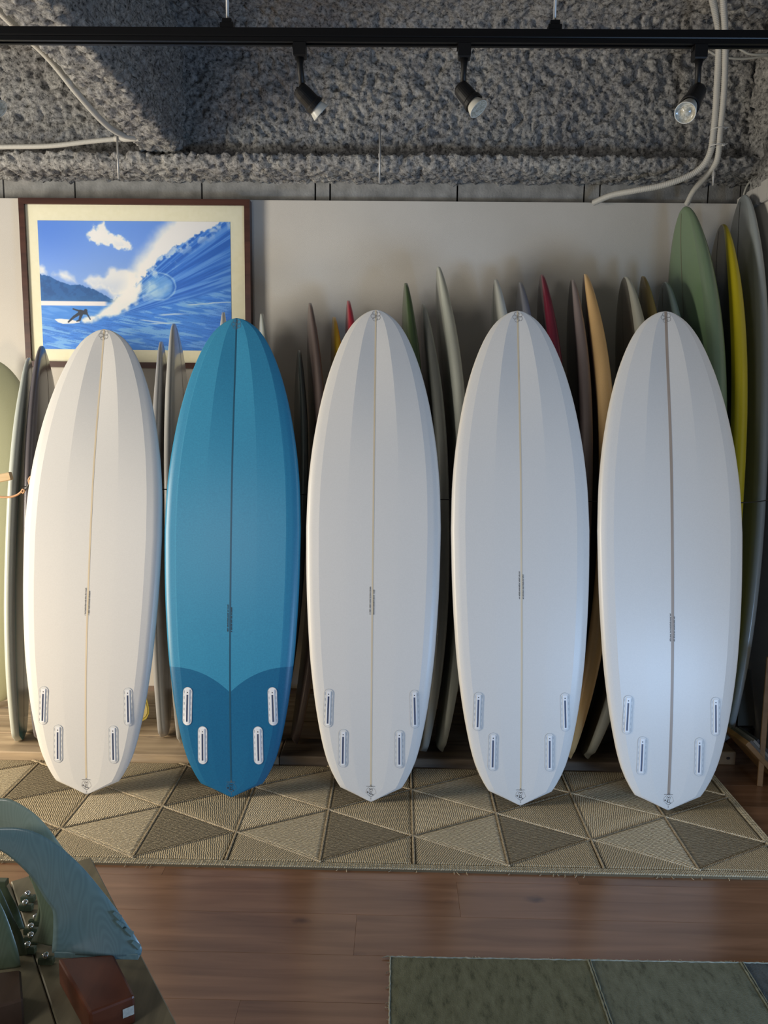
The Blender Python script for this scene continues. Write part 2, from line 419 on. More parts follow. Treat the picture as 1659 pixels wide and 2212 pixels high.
class Board:
    def __init__(s, L, W, wfun, T=.062, bulge=.055, facet=.0, tipT=.012, cup=.006, tp=2.6):
        s.tp = tp; s.tailT = tipT if tp < 3 else .032
        s.L, s.W, s.wf, s.T, s.bul, s.fac, s.tipT, s.cup = L, W / 2, wfun, T, bulge, facet, tipT, cup
    def th(s, v):
        tt = s.tailT if v < .5 else s.tipT
        return tt + (s.T - tt) * (1 - abs(2 * v - 1) ** s.tp)
    def rock(s, v):     # towards +z, 0 at both ends
        a = 1 - abs((v - .46) / (.46 if v < .46 else .54)) ** 2.4
        return s.bul * a
    def bot(s, u, v):   # u in 0..1
        u = abs(u)
        if s.fac:
            a = s.fac * sstep(.64, .90, v) * (1 - .35 * sstep(.93, 1, v))
            a2 = s.fac * .25 * sstep(.3, .05, v)
            if u < .38: z = -(a + a2) * (1 - u / .38)
            elif u < .80: z = -s.fac * (.15 + .9 * sstep(.58, .88, v)) * (u - .38) / .42
            else: z = -s.fac * (.15 + .9 * sstep(.58, .88, v)) - s.cup * (u - .8) / .2 * (1 + .4 * sstep(.5, .9, v))
            return z * min(1, s.wf(v) * 1.6)
        return -s.cup * u ** 3 * min(1, s.wf(v) * 1.6)
    def surf(s, x, y, off=0.0):     # local metres on the bottom (visible) face
        v = y / s.L; w = s.W * s.wf(v)
        return Vector((x, y, s.rock(v) + s.bot(min(1, abs(x) / max(w, 1e-4)), v) + off))
    def mesh(s, name, mats, parent, nv=64, zones=True):
        vs = sorted(set([0, .004, .009, .018, .0276, .034, .043, .06] + [round(x, 4) for x in (.08 + .84 * np.linspace(0, 1, nv))] + [.935, .948, .96, .97, .978, .985, .991, .9955, .998, 1.0]))
        ub = [0, .19, .38, .5, .65, .80, .88, .95]
        ring = []          # (u, kind, depth fraction)
        for u in reversed(ub[1:]): ring.append((-u, 'b', 0))
        for u in ub: ring.append((u, 'b', 0))
        rail = [(.985, .16), (1.0, .42), (.985, .66), (.93, .82)]
        deck = [(.8, .92), (.6, .975), (.3, .995), (0, 1.0), (-.3, .995), (-.6, .975), (-.8, .92)]
        ring += [(u, 'r', d) for u, d in rail] + [(u, 'd', d) for u, d in deck] + [(-u, 'r', d) for u, d in reversed(rail)]
        V = []; UV = []
        for v in vs:
            w = s.W * s.wf(v); t = min(s.th(v), max(.004, w * 1.2)); z0 = s.rock(v)
            for (u, k, d) in ring:
                if k == 'b': z = z0 + s.bot(u, v)
                else:
                    ze = s.bot(.95, v); z = z0 + ze + (-t - ze) * d
                V.append((u * w, v * s.L, z)); UV.append((u, v))
        m = len(ring); n = len(vs); F = []; MI = []
        for i in range(n - 1):
            for k in range(m):
                k2 = (k + 1) % m
                F.append((i * m + k, i * m + k2, (i + 1) * m + k2, (i + 1) * m + k))
                kk = {ring[k][1], ring[k2][1]}
                MI.append((0 if kk == {'b'} else (2 if kk == {'d'} else 1)) if zones else 0)
        F.append(tuple(range(m - 1, -1, -1))); MI.append(0)
        F.append(tuple((n - 1) * m + k for k in range(m))); MI.append(0)
        sh = {i for i, r_ in enumerate(ring) if r_[1] == 'b' and abs(abs(r_[0]) - .38) < .01 or r_[1] == 'b' and abs(abs(r_[0]) - .8) < .01 or r_[1] == 'b' and r_[0] == 0} if s.fac else set()
        def sharp(ev):
            a = ev[:, 0] % m; b = ev[:, 1] % m
            return (a == b) & np.isin(a, list(sh))
        mats = mats if isinstance(mats, list) else [mats]
        return mesh(name, V, F, mats, parent, local=True, smooth=True, mi=MI, sharp=sharp if sh else None, uv=UV)
    def strip(s, name, mt, parent, x0=0.0, hw=.0035, v0=.002, v1=.998, off=.0005, n=70):
        V = []; F = []
        for i in range(n + 1):
            y = s.L * (v0 + (v1 - v0) * i / n)
            for sx in (-1, 1):
                V.append(s.surf(x0 + sx * hw, y, off)); 
            for sx in (1, -1):
                V.append(s.surf(x0 + sx * hw, y, -.0015))
        for i in range(n):
            for k in range(4): F.append((i * 4 + k, i * 4 + (k + 1) % 4, i * 4 + 4 + (k + 1) % 4, i * 4 + 4 + k))
        return mesh(name, V, F, mt, parent, local=True)

def stroke(B, g, pts, wd, off=.0009, m=0):
    """flat painted line on the board face"""
    pts = [Vector((p[0], p[1])) for p in pts]; N = len(pts); V = []
    for i in range(N):
        t = (pts[min(i + 1, N - 1)] - pts[max(i - 1, 0)]).normalized(); nrm = Vector((-t.y, t.x)) * wd / 2
        for q in (pts[i] - nrm, pts[i] + nrm): V.append(B.surf(q.x, q.y, off))
    g.add(V, [(2 * i, 2 * i + 2, 2 * i + 3, 2 * i + 1) for i in range(N - 1)], m)
def capsule(hw, hl, n=8):
    P = []
    for k in range(n + 1):
        a = math.pi * k / n; P.append((hw * math.cos(a), hl - hw + hw * math.sin(a)))
    for k in range(n + 1):
        a = math.pi + math.pi * k / n; P.append((hw * math.cos(a), -hl + hw + hw * math.sin(a)))
    return P

ink = mat('graphite_ink', (.16, .155, .16), .6)
pencil_m = mat('pencil_lead', (.09, .085, .08), .6)
ink_dark = mat('dark_ink', (.03, .025, .03), .6)
slot_m = mat('fin_slot', (.10, .12, .19), .5)
boxw = mat('fin_box_white', (.80, .82, .86), .35)
flange_m = mat('fin_box_flange', (.66, .67, .67), .35)
flange_line = mat('fin_box_outline', (.47, .49, .52), .5)

def finbox(B, parent, x, y, tilt, blue=False):
    ct, st = math.cos(tilt), math.sin(tilt)
    def T(p, off): return B.surf(x + p[0] * ct - p[1] * st, y + p[0] * st + p[1] * ct, off)
    hw, hl = .0175, .071
    g = G()
    outer = capsule(hw, hl); inner = capsule(hw - .0016, hl - .0016); n = len(outer)
    # outline ring, then plate, then dashes
    V = [T(p, .0002) for p in outer] + [T(p, .0014) for p in outer] + [T(p, .0014) for p in inner]
    g.add(V, [(i, (i + 1) % n, n + (i + 1) % n, n + i) for i in range(n)] + [(n + i, n + (i + 1) % n, 2 * n + (i + 1) % n, 2 * n + i) for i in range(n)], 1)
    # plate as strips so that it follows the surface
    rows = 24; V = []
    for i in range(rows + 1):
        yy = -(hl - .0016) * math.cos(math.pi * i / rows) if False else None
        t_ = -1 + 2 * i / rows; yy = (hl - .0016) * math.copysign(1 - (1 - abs(t_)) ** 1.7, t_)
        d = max(0, abs(yy) - (hl - hw)); ww = math.sqrt(max(1e-8, (hw - .0016) ** 2 - d * d))
        V += [T((-ww, yy), .0013), T((0, yy), .0013), T((ww, yy), .0013)]
    g.add(V, [q for i in range(rows) for q in ((3 * i, 3 * i + 1, 3 * i + 4, 3 * i + 3), (3 * i + 1, 3 * i + 2, 3 * i + 5, 3 * i + 4))], 0)
    for sx in (-1, 1):
        for k in range(6):
            yy = -.053 + k * .0212; a = sx * .0128
            g.add([T((a - .0009, yy - .005), .0017), T((a + .0009, yy - .005), .0017), T((a + .0009, yy + .005), .0017), T((a - .0009, yy + .005), .0017)], [(0, 1, 2, 3)], 2)
    fb = g.make('fin_box', [boxw if blue else flange_m, flange_line, flange_line], parent, local=True)
    # raised white frame with an open slot
    a, bb = .0072, .062; c, d0, d1 = .0034, -.057, .043
    g = G()
    def bar(xa, xb, ya, yb, n=8):
        V = []
        for i in range(n + 1):
            yy = ya + (yb - ya) * i / n
            V += [T((xa, yy), .0008), T((xa, yy), .0034), T((xb, yy), .0034), T((xb, yy), .0008)]
        F = [(4 * i + k, 4 * i + k + 1, 4 * i + 5 + k, 4 * i + 4 + k) for i in range(n) for k in range(3)] + [(0, 1, 2, 3), (4 * n + 3, 4 * n + 2, 4 * n + 1, 4 * n)]
        g.add(V, F)
    bar(-a, -c, -bb, bb); bar(c, a, -bb, bb); bar(-c, c, -bb, d0, 2); bar(-c, c, d1, bb, 3)
    g.make('slot_frame', boxw, fb, local=True)
    V = []; n = 10
    for i in range(n + 1):
        yy = d0 + (d1 - d0) * i / n; V += [T((-c, yy), .0017), T((c, yy), .0017)]
    G().add(V, [(2 * i, 2 * i + 1, 2 * i + 3, 2 * i + 2) for i in range(n)]).make('slot', slot_m, fb, local=True)
    V = [T((.0022 * math.cos(t), .051 + .0022 * math.sin(t)), .0036) for t in np.linspace(0, 2 * math.pi, 9)[:-1]]
    G().add(V, [tuple(range(8))]).make('screw', ink_dark, fb, local=True)

def nose_logo(B, parent, r=.0088):
    g = G(); cy = B.L * .9862; cx = 0
    for k in range(5):
        a = R(90 + 72 * k + 20); x0, y0 = cx + .0098 * math.cos(a), cy + .0118 * math.sin(a)
        stroke(B, g, [(x0 + r * math.cos(t), y0 + r * math.sin(t)) for t in np.linspace(0, 2 * math.pi, 21)], .0010)
    g.make('nose_emblem', ink, parent, local=True)
def tail_logo(B, parent, S=1.0):
    g = G(); cy = B.L * .0215
    P = lambda pts: [(x * .001 * S, cy + y * .001 * S) for x, y in pts]
    stroke(B, g, P([(-7, 15), (-15, 8), (-19, -5), (0, -22), (19, -5), (14, 8), (7, 15)]), 0.00068)
    stroke(B, g, P([(0, 25), (-4, 17), (4, 17), (0, 25)]), 0.00136)
    stroke(B, g, P([(-10, -12), (0, -20), (10, -12)]), 0.00099)
    for x in range(-15, 17, 4):                       # the illegible row of letters over the emblem
        stroke(B, g, P([(x - 1.4, 18.5), (x + 1.4, 18.5)]), 0.00136)
        stroke(B, g, P([(x, 16.6), (x + .9, 20.4)]), 0.00056)
    # Y-shaped sign with a foot and a small dark bud
    stroke(B, g, P([(-6, 9), (-4, 11), (-1, 8), (0, 4), (1, 8), (4, 11), (6, 9)]), 0.00136, off=.0011, m=1)
    stroke(B, g, P([(-6, 9), (-6, 3), (-2, -1), (2, -1), (6, 3), (6, 9)]), 0.00087, off=.0011, m=1)
    stroke(B, g, P([(-2, -1), (-3, -9)]), 0.00198, off=.0011, m=1)
    stroke(B, g, P([(-7, -8), (-2, -11), (3, -10), (9, -14)]), 0.00186, off=.0011, m=1)
    stroke(B, g, P([(2, -2), (4, -5), (3, -9)]), 0.00099, off=.0011, m=1)
    stroke(B, g, P([(-14, -3), (-12, -1), (-9, -3), (-12, -6), (-14, -3)]), 0.00223, off=.0011, m=1)
    stroke(B, g, P([(0, -24), (0, -31)]), 0.00149)
    g.make('tail_emblem', [ink, ink_dark], parent, local=True)
def pencil(B, parent, vc, dark=ink, ln=.10, seed=0):
    """the two lines of pencilled dimensions either side of the stringer, too small to read"""
    rr = random.Random(seed); g = G(); cy = B.L * vc
    for sx, y1, y0 in ((-.0078, ln / 2, -ln / 2), (.0058, ln / 2 * .78, -ln / 2)):
        y = y1
        while y > y0:
            wl = rr.uniform(.006, .017); k = 0.0
            while k < wl and y - k > y0:
                yy = y - k; j = rr.uniform(-.0012, .0012)
                hgt = rr.choice((.0016, .0022, .003))
                stroke(B, g, [(sx - hgt + j * .4, cy + yy), (sx + hgt * .6, cy + yy - .0012 + j * .5)], .0012)
                stroke(B, g, [(sx + j, cy + yy), (sx - j, cy + yy - .0021)], .0012)
                k += .0023
            y -= wl + rr.uniform(.0018, .0035)
    g.make('handwriting', dark, parent, local=True)

def resin(name, col, rough=.38, coat=.0, col2=None, tint=None):
    """polyester board finish with slight cloth mottle"""
    c2 = col2 or tuple(min(1, c * 1.04) for c in col)
    m = noisy(name, col, c2, scale=220, rough=rough, detail=2, lo=.3, hi=.7)
    m.node_tree.nodes['Principled BSDF'].inputs['Coat Weight'].default_value = coat
    m.node_tree.nodes['Principled BSDF'].inputs['Coat Roughness'].default_value = .15
    return m

def blue_material():
    m = mat('blue_tint_resin', (.02, .2, .42), .38)
    nt, nn, L, b = nodes(m)
    uv = nn('ShaderNodeUVMap'); sp = nn('ShaderNodeSeparateXYZ'); L(uv.outputs[0], sp.inputs[0])
    ab = nn('ShaderNodeMath', operation='ABSOLUTE'); L(sp.outputs[0], ab.inputs[0])
    # scalloped edge of the darker tail panel: v_edge = .262 - .052*(1-|u|)^2.4
    om = nn('ShaderNodeMath', operation='SUBTRACT'); om.inputs[0].default_value = 1.0; L(ab.outputs[0], om.inputs[1])
    pw = nn('ShaderNodeMath', operation='POWER'); L(om.outputs[0], pw.inputs[0]); pw.inputs[1].default_value = 2.3
    ml = nn('ShaderNodeMath', operation='MULTIPLY'); L(pw.outputs[0], ml.inputs[0]); ml.inputs[1].default_value = .052
    ed = nn('ShaderNodeMath', operation='SUBTRACT'); ed.inputs[0].default_value = .268; L(ml.outputs[0], ed.inputs[1])
    lt = nn('ShaderNodeMath', operation='LESS_THAN'); L(sp.outputs[1], lt.inputs[0]); L(ed.outputs[0], lt.inputs[1])
    ns = nn('ShaderNodeTexNoise'); ns.inputs['Scale'].default_value = 190; tc = nn('ShaderNodeTexCoord'); L(tc.outputs['Object'], ns.inputs['Vector'])
    r = ramp(nn, [(.3, (.034, .245, .43)), (.7, (.040, .285, .48))]); L(ns.outputs['Fac'], r.inputs[0])
    rd = ramp(nn, [(.3, (.007, .120, .265)), (.7, (.010, .145, .30))]); L(ns.outputs['Fac'], rd.inputs[0])
    # laps of resin make the rail and the nose deeper in colour
    nu = nn('ShaderNodeMath', operation='GREATER_THAN'); L(ab.outputs[0], nu.inputs[0]); nu.inputs[1].default_value = .82
    mx0 = nn('ShaderNodeMix', data_type='RGBA'); mu = nn('ShaderNodeMath', operation='MULTIPLY'); L(nu.outputs[0], mu.inputs[0]); mu.inputs[1].default_value = .22
    L(mu.outputs[0], mx0.inputs['Factor']); L(r.outputs[0], mx0.inputs['A']); mx0.inputs['B'].default_value = (.01, .15, .33, 1)
    mx = nn('ShaderNodeMix', data_type='RGBA'); L(lt.outputs[0], mx.inputs['Factor']); L(mx0.outputs['Result'], mx.inputs['A']); L(rd.outputs[0], mx.inputs['B'])
    L(mx.outputs['Result'], b.inputs['Base Color'])
    return m

MATTOP = .012
white_b = resin('white_resin', (.67, .665, .65)); blue_b = blue_material()
str_tan = wood('stringer_tan', (.62, .52, .36), (.70, .60, .44), stretch=(20, 1, 20), bump=0)
str_brown = wood('stringer_brown', (.30, .24, .19), (.40, .33, .28), stretch=(20, 1, 20), bump=0)
str_blue = mat('stringer_under_blue', (.015, .09, .16), .4)

fronts = [  # tail px, nose px, lean, width, label, text v
    ((187, 1716), (225, 711), .345, .5200, 'leftmost white egg surfboard, warm lit, tail tilted beside the picture', .407, white_b, str_tan, .0030),
    ((500, 1722), (511, 687), .350, .5130, 'blue egg surfboard with darker scalloped tail panel', .367, blue_b, str_blue, .0028),
    ((801, 1732), (812, 669), .350, .5015, 'white egg surfboard standing right beside the blue one, second white from left', .402, white_b, str_tan, .0030),
    ((1124, 1740), (1118, 671), .350, .5120, 'white egg surfboard with tan stringer in front of the burgundy board, fourth in the row', .437, white_b, str_tan, .0032),
    ((1443, 1750), (1438, 672), .350, .5290, 'rightmost white egg surfboard with a broad brown stringer', .360, white_b, str_brown, .0050),
]
for i, (tp, npx, lean, W, label, tv, bm_, sm, shw) in enumerate(fronts):
    T0 = atZ(tp[0], tp[1], MATTOP + .0065)
    N0 = atY(npx[0], npx[1], T0.y + lean)
    ax = (N0 - T0); Ln = ax.length; ax.normalize()
    n = Vector((0, -1, 0)); n = (n - ax * n.dot(ax)).normalized(); u = ax.cross(n)
    M = Matrix(((u.x, ax.x, n.x, T0.x), (u.y, ax.y, n.y, T0.y), (u.z, ax.z, n.z, T0.z), (0, 0, 0, 1)))
    e = empty('surfboard', M, label=label, cat='surfboard', group='five egg surfboards leaning in the front row')
    B = Board(Ln, W, egg_w(), T=.060, bulge=.058, facet=.0082, cup=.0085)
    B.mesh('board_body', [bm_, bm_, bm_], e)
    B.strip('stringer', sm, e, hw=shw, v0=.030 if i else .035, v1=.999)
    for (x, v, t) in ((.158, .188, .03), (.103, .108, .012)):
        finbox(B, e, -x, Ln * v, -t, blue=(i == 1)); finbox(B, e, x, Ln * v, t, blue=(i == 1))
    nose_logo(B, e); tail_logo(B, e)
    pencil(B, e, tv, dark=pencil_m if i != 1 else ink_dark, seed=i)
    print('front board', i, 'L=%.3f' % Ln, 'tail', tuple(round(c, 3) for c in T0))

# ---------------------------------------------------------------- the rack behind
PLT = .045   # top of the base planks
plank_l = wood('rack_plank_pale_lit', (.26, .195, .13), (.46, .36, .25), rough=.7, stretch=(1.0, 9, 9), knots=.6, scale=3, bump=.6, vary=.12)  # pale left planks, colour lightened further for the light falling on them
plank_m = wood('rack_plank_wood', (.08, .06, .045), (.19, .145, .105), rough=.7, stretch=(1.0, 9, 9), knots=.6, scale=3, bump=.6, vary=.15)
base = empty('rack_base', (0, 3.2, 0), label='low platform of weathered planks under the racked surfboards', cat='platform')
py0 = atZ(300, 1650, 0).y
XJ = atY(603, 1640, py0).x; XE = atZ(1352, 1665, 0).x
print('plank front Y', py0, XJ, XE)
rows_y = [(py0, py0 + .175), (py0 + .185, py0 + .36), (py0 + .372, py0 + .55), (py0 + .56, py0 + .72)]
for r_, (a, b_) in enumerate(rows_y):
    xs = [-2.3, XJ + (.23 * r_ if r_ else 0), XE + (.03 * (r_ % 2))]
    for k in range(2):
        g = G().box((xs[k] + .002, a, 0), (xs[k + 1] - .002, b_, PLT - .003 * r_ - .004 * (k == 0 and r_ == 0)), bev=.004)
        g.make('plank', plank_l if k == 0 else plank_m, base, origin=((xs[k] + xs[k + 1]) / 2, a, 0))

def rmat(c, rough=.3): 
    nm = 'resin_%02x%02x%02x' % tuple(int(min(1, x) * 255) for x in c)
    return resin(nm, c, rough=rough, coat=.3)
# tip px, tail px, Ytail, Ynose, alpha (view angle), side, W, T, bulge, colours (bottom, rail, deck), label, nose shape, tail_w
GREY = (.36, .37, .37); WHT = (.62, .62, .59)
racked = [
    ((-14, 778), (-34, 1590), 3.40, 3.74, -78, -1, .50, .065, .03, ((.66, .70, .48), (.64, .68, .48), (.66, .70, .48)), 'pale green longboard with a dark stringer, cut by the left edge', .55, .2),
    ((60, 773), (34, 1611), 3.05, 3.50, -11, -1, .46, .046, .030, (WHT, (.50, .55, .53), (.02, .20, .25)), 'white surfboard with teal lower deck, standing left of the dark one', .6, .25),
    ((89, 748), (86, 1613), 3.05, 3.56, -17, -1, .45, .046, .010, ((.12, .11, .13), (.15, .14, .16), (.012, .006, .010)), 'dark maroon and navy surfboard with a grey rail, before the picture corner', .6, .2),
    ((346, 738), (347, 1605), 3.12, 3.50, -9, -1, .46, .046, .015, ((.33, .34, .36), (.34, .35, .37), (.40, .39, .39)), 'grey surfboard on edge right behind the leftmost white egg', .6, .2),
    ((374, 700), (390, 1607), 3.06, 3.55, -12, -1, .47, .048, .008, ((.45, .46, .47), (.45, .46, .46), (.52, .51, .49)), 'light grey surfboard with a fine stringer, left of the blue board', .6, .2),
    ((480, 675), (500, 1600), 3.14, 3.60, -3, -1, .48, .06, .05, (WHT, WHT, WHT), 'white surfboard tip peeping above the blue board', .62, .2),
    ((568, 678), (575, 1612), 3.10, 3.60, 5, 1, .46, .055, .05, ((.42, .45, .42), (.42, .45, .42), (.50, .52, .49)), 'pale grey surfboard whose tip stands just right of the blue nose', .62, .2),
    ((649, 757), (600, 1610), 3.12, 3.50, 4, 1, .44, .042, .06, ((.055, .07, .07), (.055, .07, .07), (.06, .07, .07)), 'dark grey green surfboard, shortest between the blue and white eggs', .62, .2),
    ((672, 655), (643, 1607), 3.08, 3.56, 4, 1, .46, .048, .08, ((.16, .12, .11), (.16, .12, .11), (.13, .095, .09)), 'brown mauve surfboard standing on edge left of the yellow tip', .62, .12),
    ((724, 685), (740, 1612), 3.10, 3.58, 5, 1, .46, .055, .06, ((.62, .38, .02), (.62, .38, .02), (.60, .36, .02)), 'yellow surfboard tip behind the second white egg', .62, .2),
    ((755, 650), (775, 1612), 3.08, 3.60, 5, 1, .46, .055, .06, ((.40, .03, .05), (.40, .03, .05), (.38, .03, .05)), 'bright red surfboard tip behind the second white egg', .62, .2),
    ((879, 612), (860, 1612), 3.06, 3.58, 5, 1, .47, .058, .08, ((.06, .10, .04), (.06, .10, .04), (.055, .09, .04)), 'dark green surfboard standing right of the second white egg', .62, .2),
    ((917, 657), (921, 1613), 3.03, 3.56, 4, 1, .48, .062, .09, ((.34, .36, .34), (.34, .36, .34), (.24, .25, .24)), 'grey green surfboard between the dark green and tall white ones', .62, .3),
    ((949, 577), (957, 1616), 3.03, 3.62, 6, 1, .50, .062, .10, ((.52, .55, .49), (.55, .58, .52), (.40, .42, .37)), 'tall greenish white surfboard with sharp nose, between two white eggs', .64, .12),
    ((1073, 604), (1080, 1618), 3.06, 3.60, 9, 1, .48, .06, .08, ((.56, .58, .54), (.56, .58, .54), (.56, .58, .53)), 'white pointed surfboard tip just left of the fourth egg nose', .66, .2),
    ((1126, 610), (1120, 1622), 3.06, 3.60, 9, 1, .48, .06, .08, ((.20, .21, .25), (.20, .21, .25), (.26, .27, .31)), 'slate grey pointed surfboard tip just right of the fourth egg nose', .66, .2),
    ((1172, 594), (1160, 1625), 3.03, 3.60, 8, 1, .48, .06, .09, ((.12, .015, .03), (.17, .015, .035), (.07, .045, .05)), 'burgundy surfboard standing left of the mauve one', .6, .2),
    ((1238, 606), (1200, 1628), 3.02, 3.60, 6, 1, .50, .06, .09, ((.24, .20, .20), (.30, .25, .25), (.07, .06, .06)), 'mauve grey surfboard standing left of the cream yellow rail', .55, .2),
    ((1266, 593), (1234, 1634), 2.99, 3.60, 4, 1, .52, .075, .13, ((.80, .52, .24), (.84, .56, .26), (.16, .11, .10)), 'cream yellow railed surfboard standing left of the rightmost egg', .6, .10),
    ((1350, 602), (1271, 1634), 2.99, 3.58, 12, 1, .52, .062, .13, ((.38, .40, .35), (.42, .43, .38), (.10, .095, .08)), 'translucent greenish white surfboard left of the rightmost egg nose', .5, .12),
    ((1391, 597), (1345, 1640), 3.02, 3.58, 12, 1, .46, .055, .10, ((.24, .17, .05), (.22, .16, .05), (.20, .14, .05)), 'olive gold pointed surfboard tip above the rightmost egg', .66, .2),
    ((1437, 612), (1388, 1640), 3.04, 3.56, 15, 1, .46, .05, .10, ((.09, .13, .13), (.12, .17, .17), (.08, .11, .11)), 'dark teal round nosed surfboard in front of the tall green one', .5, .2),
    ((1478, 451), (1430, 1630), 3.10, 3.66, 20, 1, .56, .07, .12, ((.16, .24, .14), (.15, .22, .14), (.16, .25, .14)), 'tall sage green longboard rising above the wall panel edge', .5, .2),
    ((1560, 489), (1492, 1630), 3.08, 3.62, 15, 1, .52, .065, .085, ((.42, .36, .01), (.44, .37, .01), (.028, .030, .022)), 'black longboard with a bright yellow rail', .48, .2),
    ((1606, 425), (1560, 1600), 3.16, 3.70, 20, 1, .52, .050, .055, ((.30, .34, .36), (.31, .35, .37), (.27, .30, .31)), 'tallest blue grey longboard, standing in the right corner', .5, .2),
]
stringer_dark = mat('stringer_line_dark', (.05, .045, .04), .5)
for (tip, tl, Y0, Y1, al, side, W, T, bul, cols, label, nsp, tw) in racked:
    B0 = atY(tl[0], tl[1], Y0); B0.z = PLT + .002
    N0 = atY(tip[0], tip[1], Y1)
    ax = N0 - B0; Ln = ax.length; ax.normalize()
    mid = (B0 + N0) / 2; f = Vector((CAM_LOC.x - mid.x, CAM_LOC.y - mid.y, 0)).normalized()
    f = Matrix.Rotation(R(al), 3, 'Z') @ f
    f = (f - ax * f.dot(ax)).normalized()
    n = ax.cross(f).normalized() * side
    u = ax.cross(n)
    M = Matrix(((u.x, ax.x, n.x, B0.x), (u.y, ax.y, n.y, B0.y), (u.z, ax.z, n.z, B0.z), (0, 0, 0, 1)))
    e = empty('surfboard', M, label=label, cat='surfboard', group='surfboards stored on edge in the rack')
    B = Board(Ln, W, generic_w(nose_p=nsp, tail_w=tw), T=T, bulge=bul, tipT=.012, cup=.010, tp=5.0)
    B.mesh('board_body', [rmat(c) for c in cols], e, nv=40)
    # stringer on deck and bottom
    ms = stringer_dark if cols[0][0] > .2 else mat('stringer_line_pale', (.2, .17, .12), .5)
    V = []; F = []
    for i in range(41):
        v = .01 + .98 * i / 40; w_ = B.W * B.wf(v); t = min(B.th(v), max(.004, w_ * 1.2))
        z = B.rock(v) - t - .0008
        V += [(-.002, v * Ln, z), (.002, v * Ln, z)]
    F = [(2 * i, 2 * i + 1, 2 * i + 3, 2 * i + 2) for i in range(40)]
    mesh('stringer', V, F, ms, e, local=True)

# black holding cord across the rack, copper leash and hook at the left
cordY = 2.985
pts = [atY(x, y_, cordY) for x, y_ in ((62, 1048), (352, 1057), (655, 1068), (960, 1079), (1290, 1083), (1600, 1086), (1700, 1070))]
pts[0].y = 2.93
G().tube(smoothpath(pts, 8), .0022, n=6).make('holding_cord', mat('black_cord', (.01, .01, .01), .6))
tag(bpy.data.objects['holding_cord'], 'thin black cord stretched across the racked surfboards at mid height', 'cord')
lm = mat('copper_rubber', (.62, .36, .20), .35)
e = empty('tie_cord', atY(40, 1070, 2.9), label='orange elastic cord with hook tied beside the leftmost white egg', cat='cord')
P_ = [atY(x, y_, 2.92) for x, y_ in ((-60, 1062), (-20, 1071), (15, 1074), (35, 1070), (48, 1061))]
G().tube(smoothpath(P_, 8), .0042, n=8).make('elastic', lm, e, smooth=True)
P_ = [atY(x, y_, 2.915) for x, y_ in ((47, 1060), (49, 1063), (55, 1058), (60, 1050), (64, 1043))]
G().tube(smoothpath(P_, 6), .003, n=6).make('rope', mat('grey_rope', (.12, .12, .11), .7), e, smooth=True)
P_ = [atY(x, y_, 2.91) for x, y_ in ((46, 1061), (50, 1065), (53, 1060), (49, 1057), (46, 1061))]
G().tube(smoothpath(P_, 6), .003, n=6).make('knot', lm, e, smooth=True)
P_ = [atY(x, y_, 2.91) for x, y_ in ((64, 1046), (62, 1037), (66, 1030), (71, 1032), (70, 1040), (66, 1047), (64, 1040), (68, 1034))]
G().tube(smoothpath(P_, 6), .0036, n=6).make('hook', lm, e, smooth=True)
# wooden bar at far left
a = atY(-60, 1045, 2.96); b_ = atY(24, 1028, 2.96)
d = (b_ - a).normalized()
M = Matrix.Translation(a) @ d.to_track_quat('X', 'Z').to_matrix().to_4x4()
o = G().box((0, -.012, -.016), ((b_ - a).length, .012, .016), M=M, bev=.003).make('wooden_bar', wood('bar_wood', (.55, .40, .22), (.66, .50, .30), bump=.05), origin=tuple(a))
tag(o, 'pale wooden bar crossing the pale green board at the left edge', 'bar')
# small yellow fin-like board behind leftmost egg
yp = rmat((.74, .66, .30))
P_ = [(312, 1499), (317, 1513), (321, 1530), (321, 1543), (316, 1553), (307, 1558), (296, 1556), (288, 1548), (286, 1535), (292, 1515), (302, 1500)]
e = empty('board_fin', atY(305, 1540, 3.22), label='pale yellow fin with a deeper yellow rim, seen right of the leftmost white egg', cat='fin')
def plate(name, P, Y, th, m, parent, inset=1.0):
    c = Vector((sum(p[0] for p in P) / len(P), sum(p[1] for p in P) / len(P)))
    Q = [c + (Vector(p) - c) * inset for p in P]
    F_ = [atY(p.x, p.y, Y) for p in Q]; Bk = [v + Vector((0, th, 0)) for v in F_]; n = len(F_)
    return mesh(name, F_ + Bk, [tuple(range(n))[::-1], tuple(range(n, 2 * n))] + [(i, (i + 1) % n, n + (i + 1) % n, n + i) for i in range(n)], m, parent)
plate('rim', P_, 3.22, .008, rmat((.66, .58, .14)), e); plate('face', P_, 3.217, .003, yp, e, inset=.78)
a = atY(300, 1556, 3.222); 
G().tube([a, (a.x, 3.226, PLT - .006)], .004, n=6).make('stem', rmat((.2, .18, .1)), e)

# ================================================================== FRAMED PICTURE
PY = WALL_Y - .03
fl = empty('framed_picture', atY(290, 610, PY), label='framed surf photograph of a blue wave with a surfer, hung on the white wall', cat='picture')
dx_img = .5
cor = [(37, 430), (541, 433), (545, 796), (66, 786)]      # outer frame corners
A = atY(38, 430, PY); Bc = atY(541, 433, PY)
Dl = atY(66, 788, PY); 
x0, x1 = (A.x + Dl.x) / 2, Bc.x; z1 = (A.z + Bc.z) / 2; z0 = atY(300, 795, PY).z
print('picture', x0, x1, z0, z1)
frame_m = wood('frame_wood', (.045, .016, .012), (.085, .032, .022), rough=.35, bump=.05)
fw = .027
def fside(pa, pb, pc, pd):
    v = [(*pa,), (*pb,), (*pc,), (*pd,)]
    V = [(x, PY - .022, z) for x, z in v] + [(x, WALL_Y, z) for x, z in v]
    mesh('frame_side', V, [(0, 1, 2, 3), (7, 6, 5, 4), (0, 4, 5, 1), (1, 5, 6, 2), (2, 6, 7, 3), (3, 7, 4, 0)], frame_m, fl, origin=V[0])
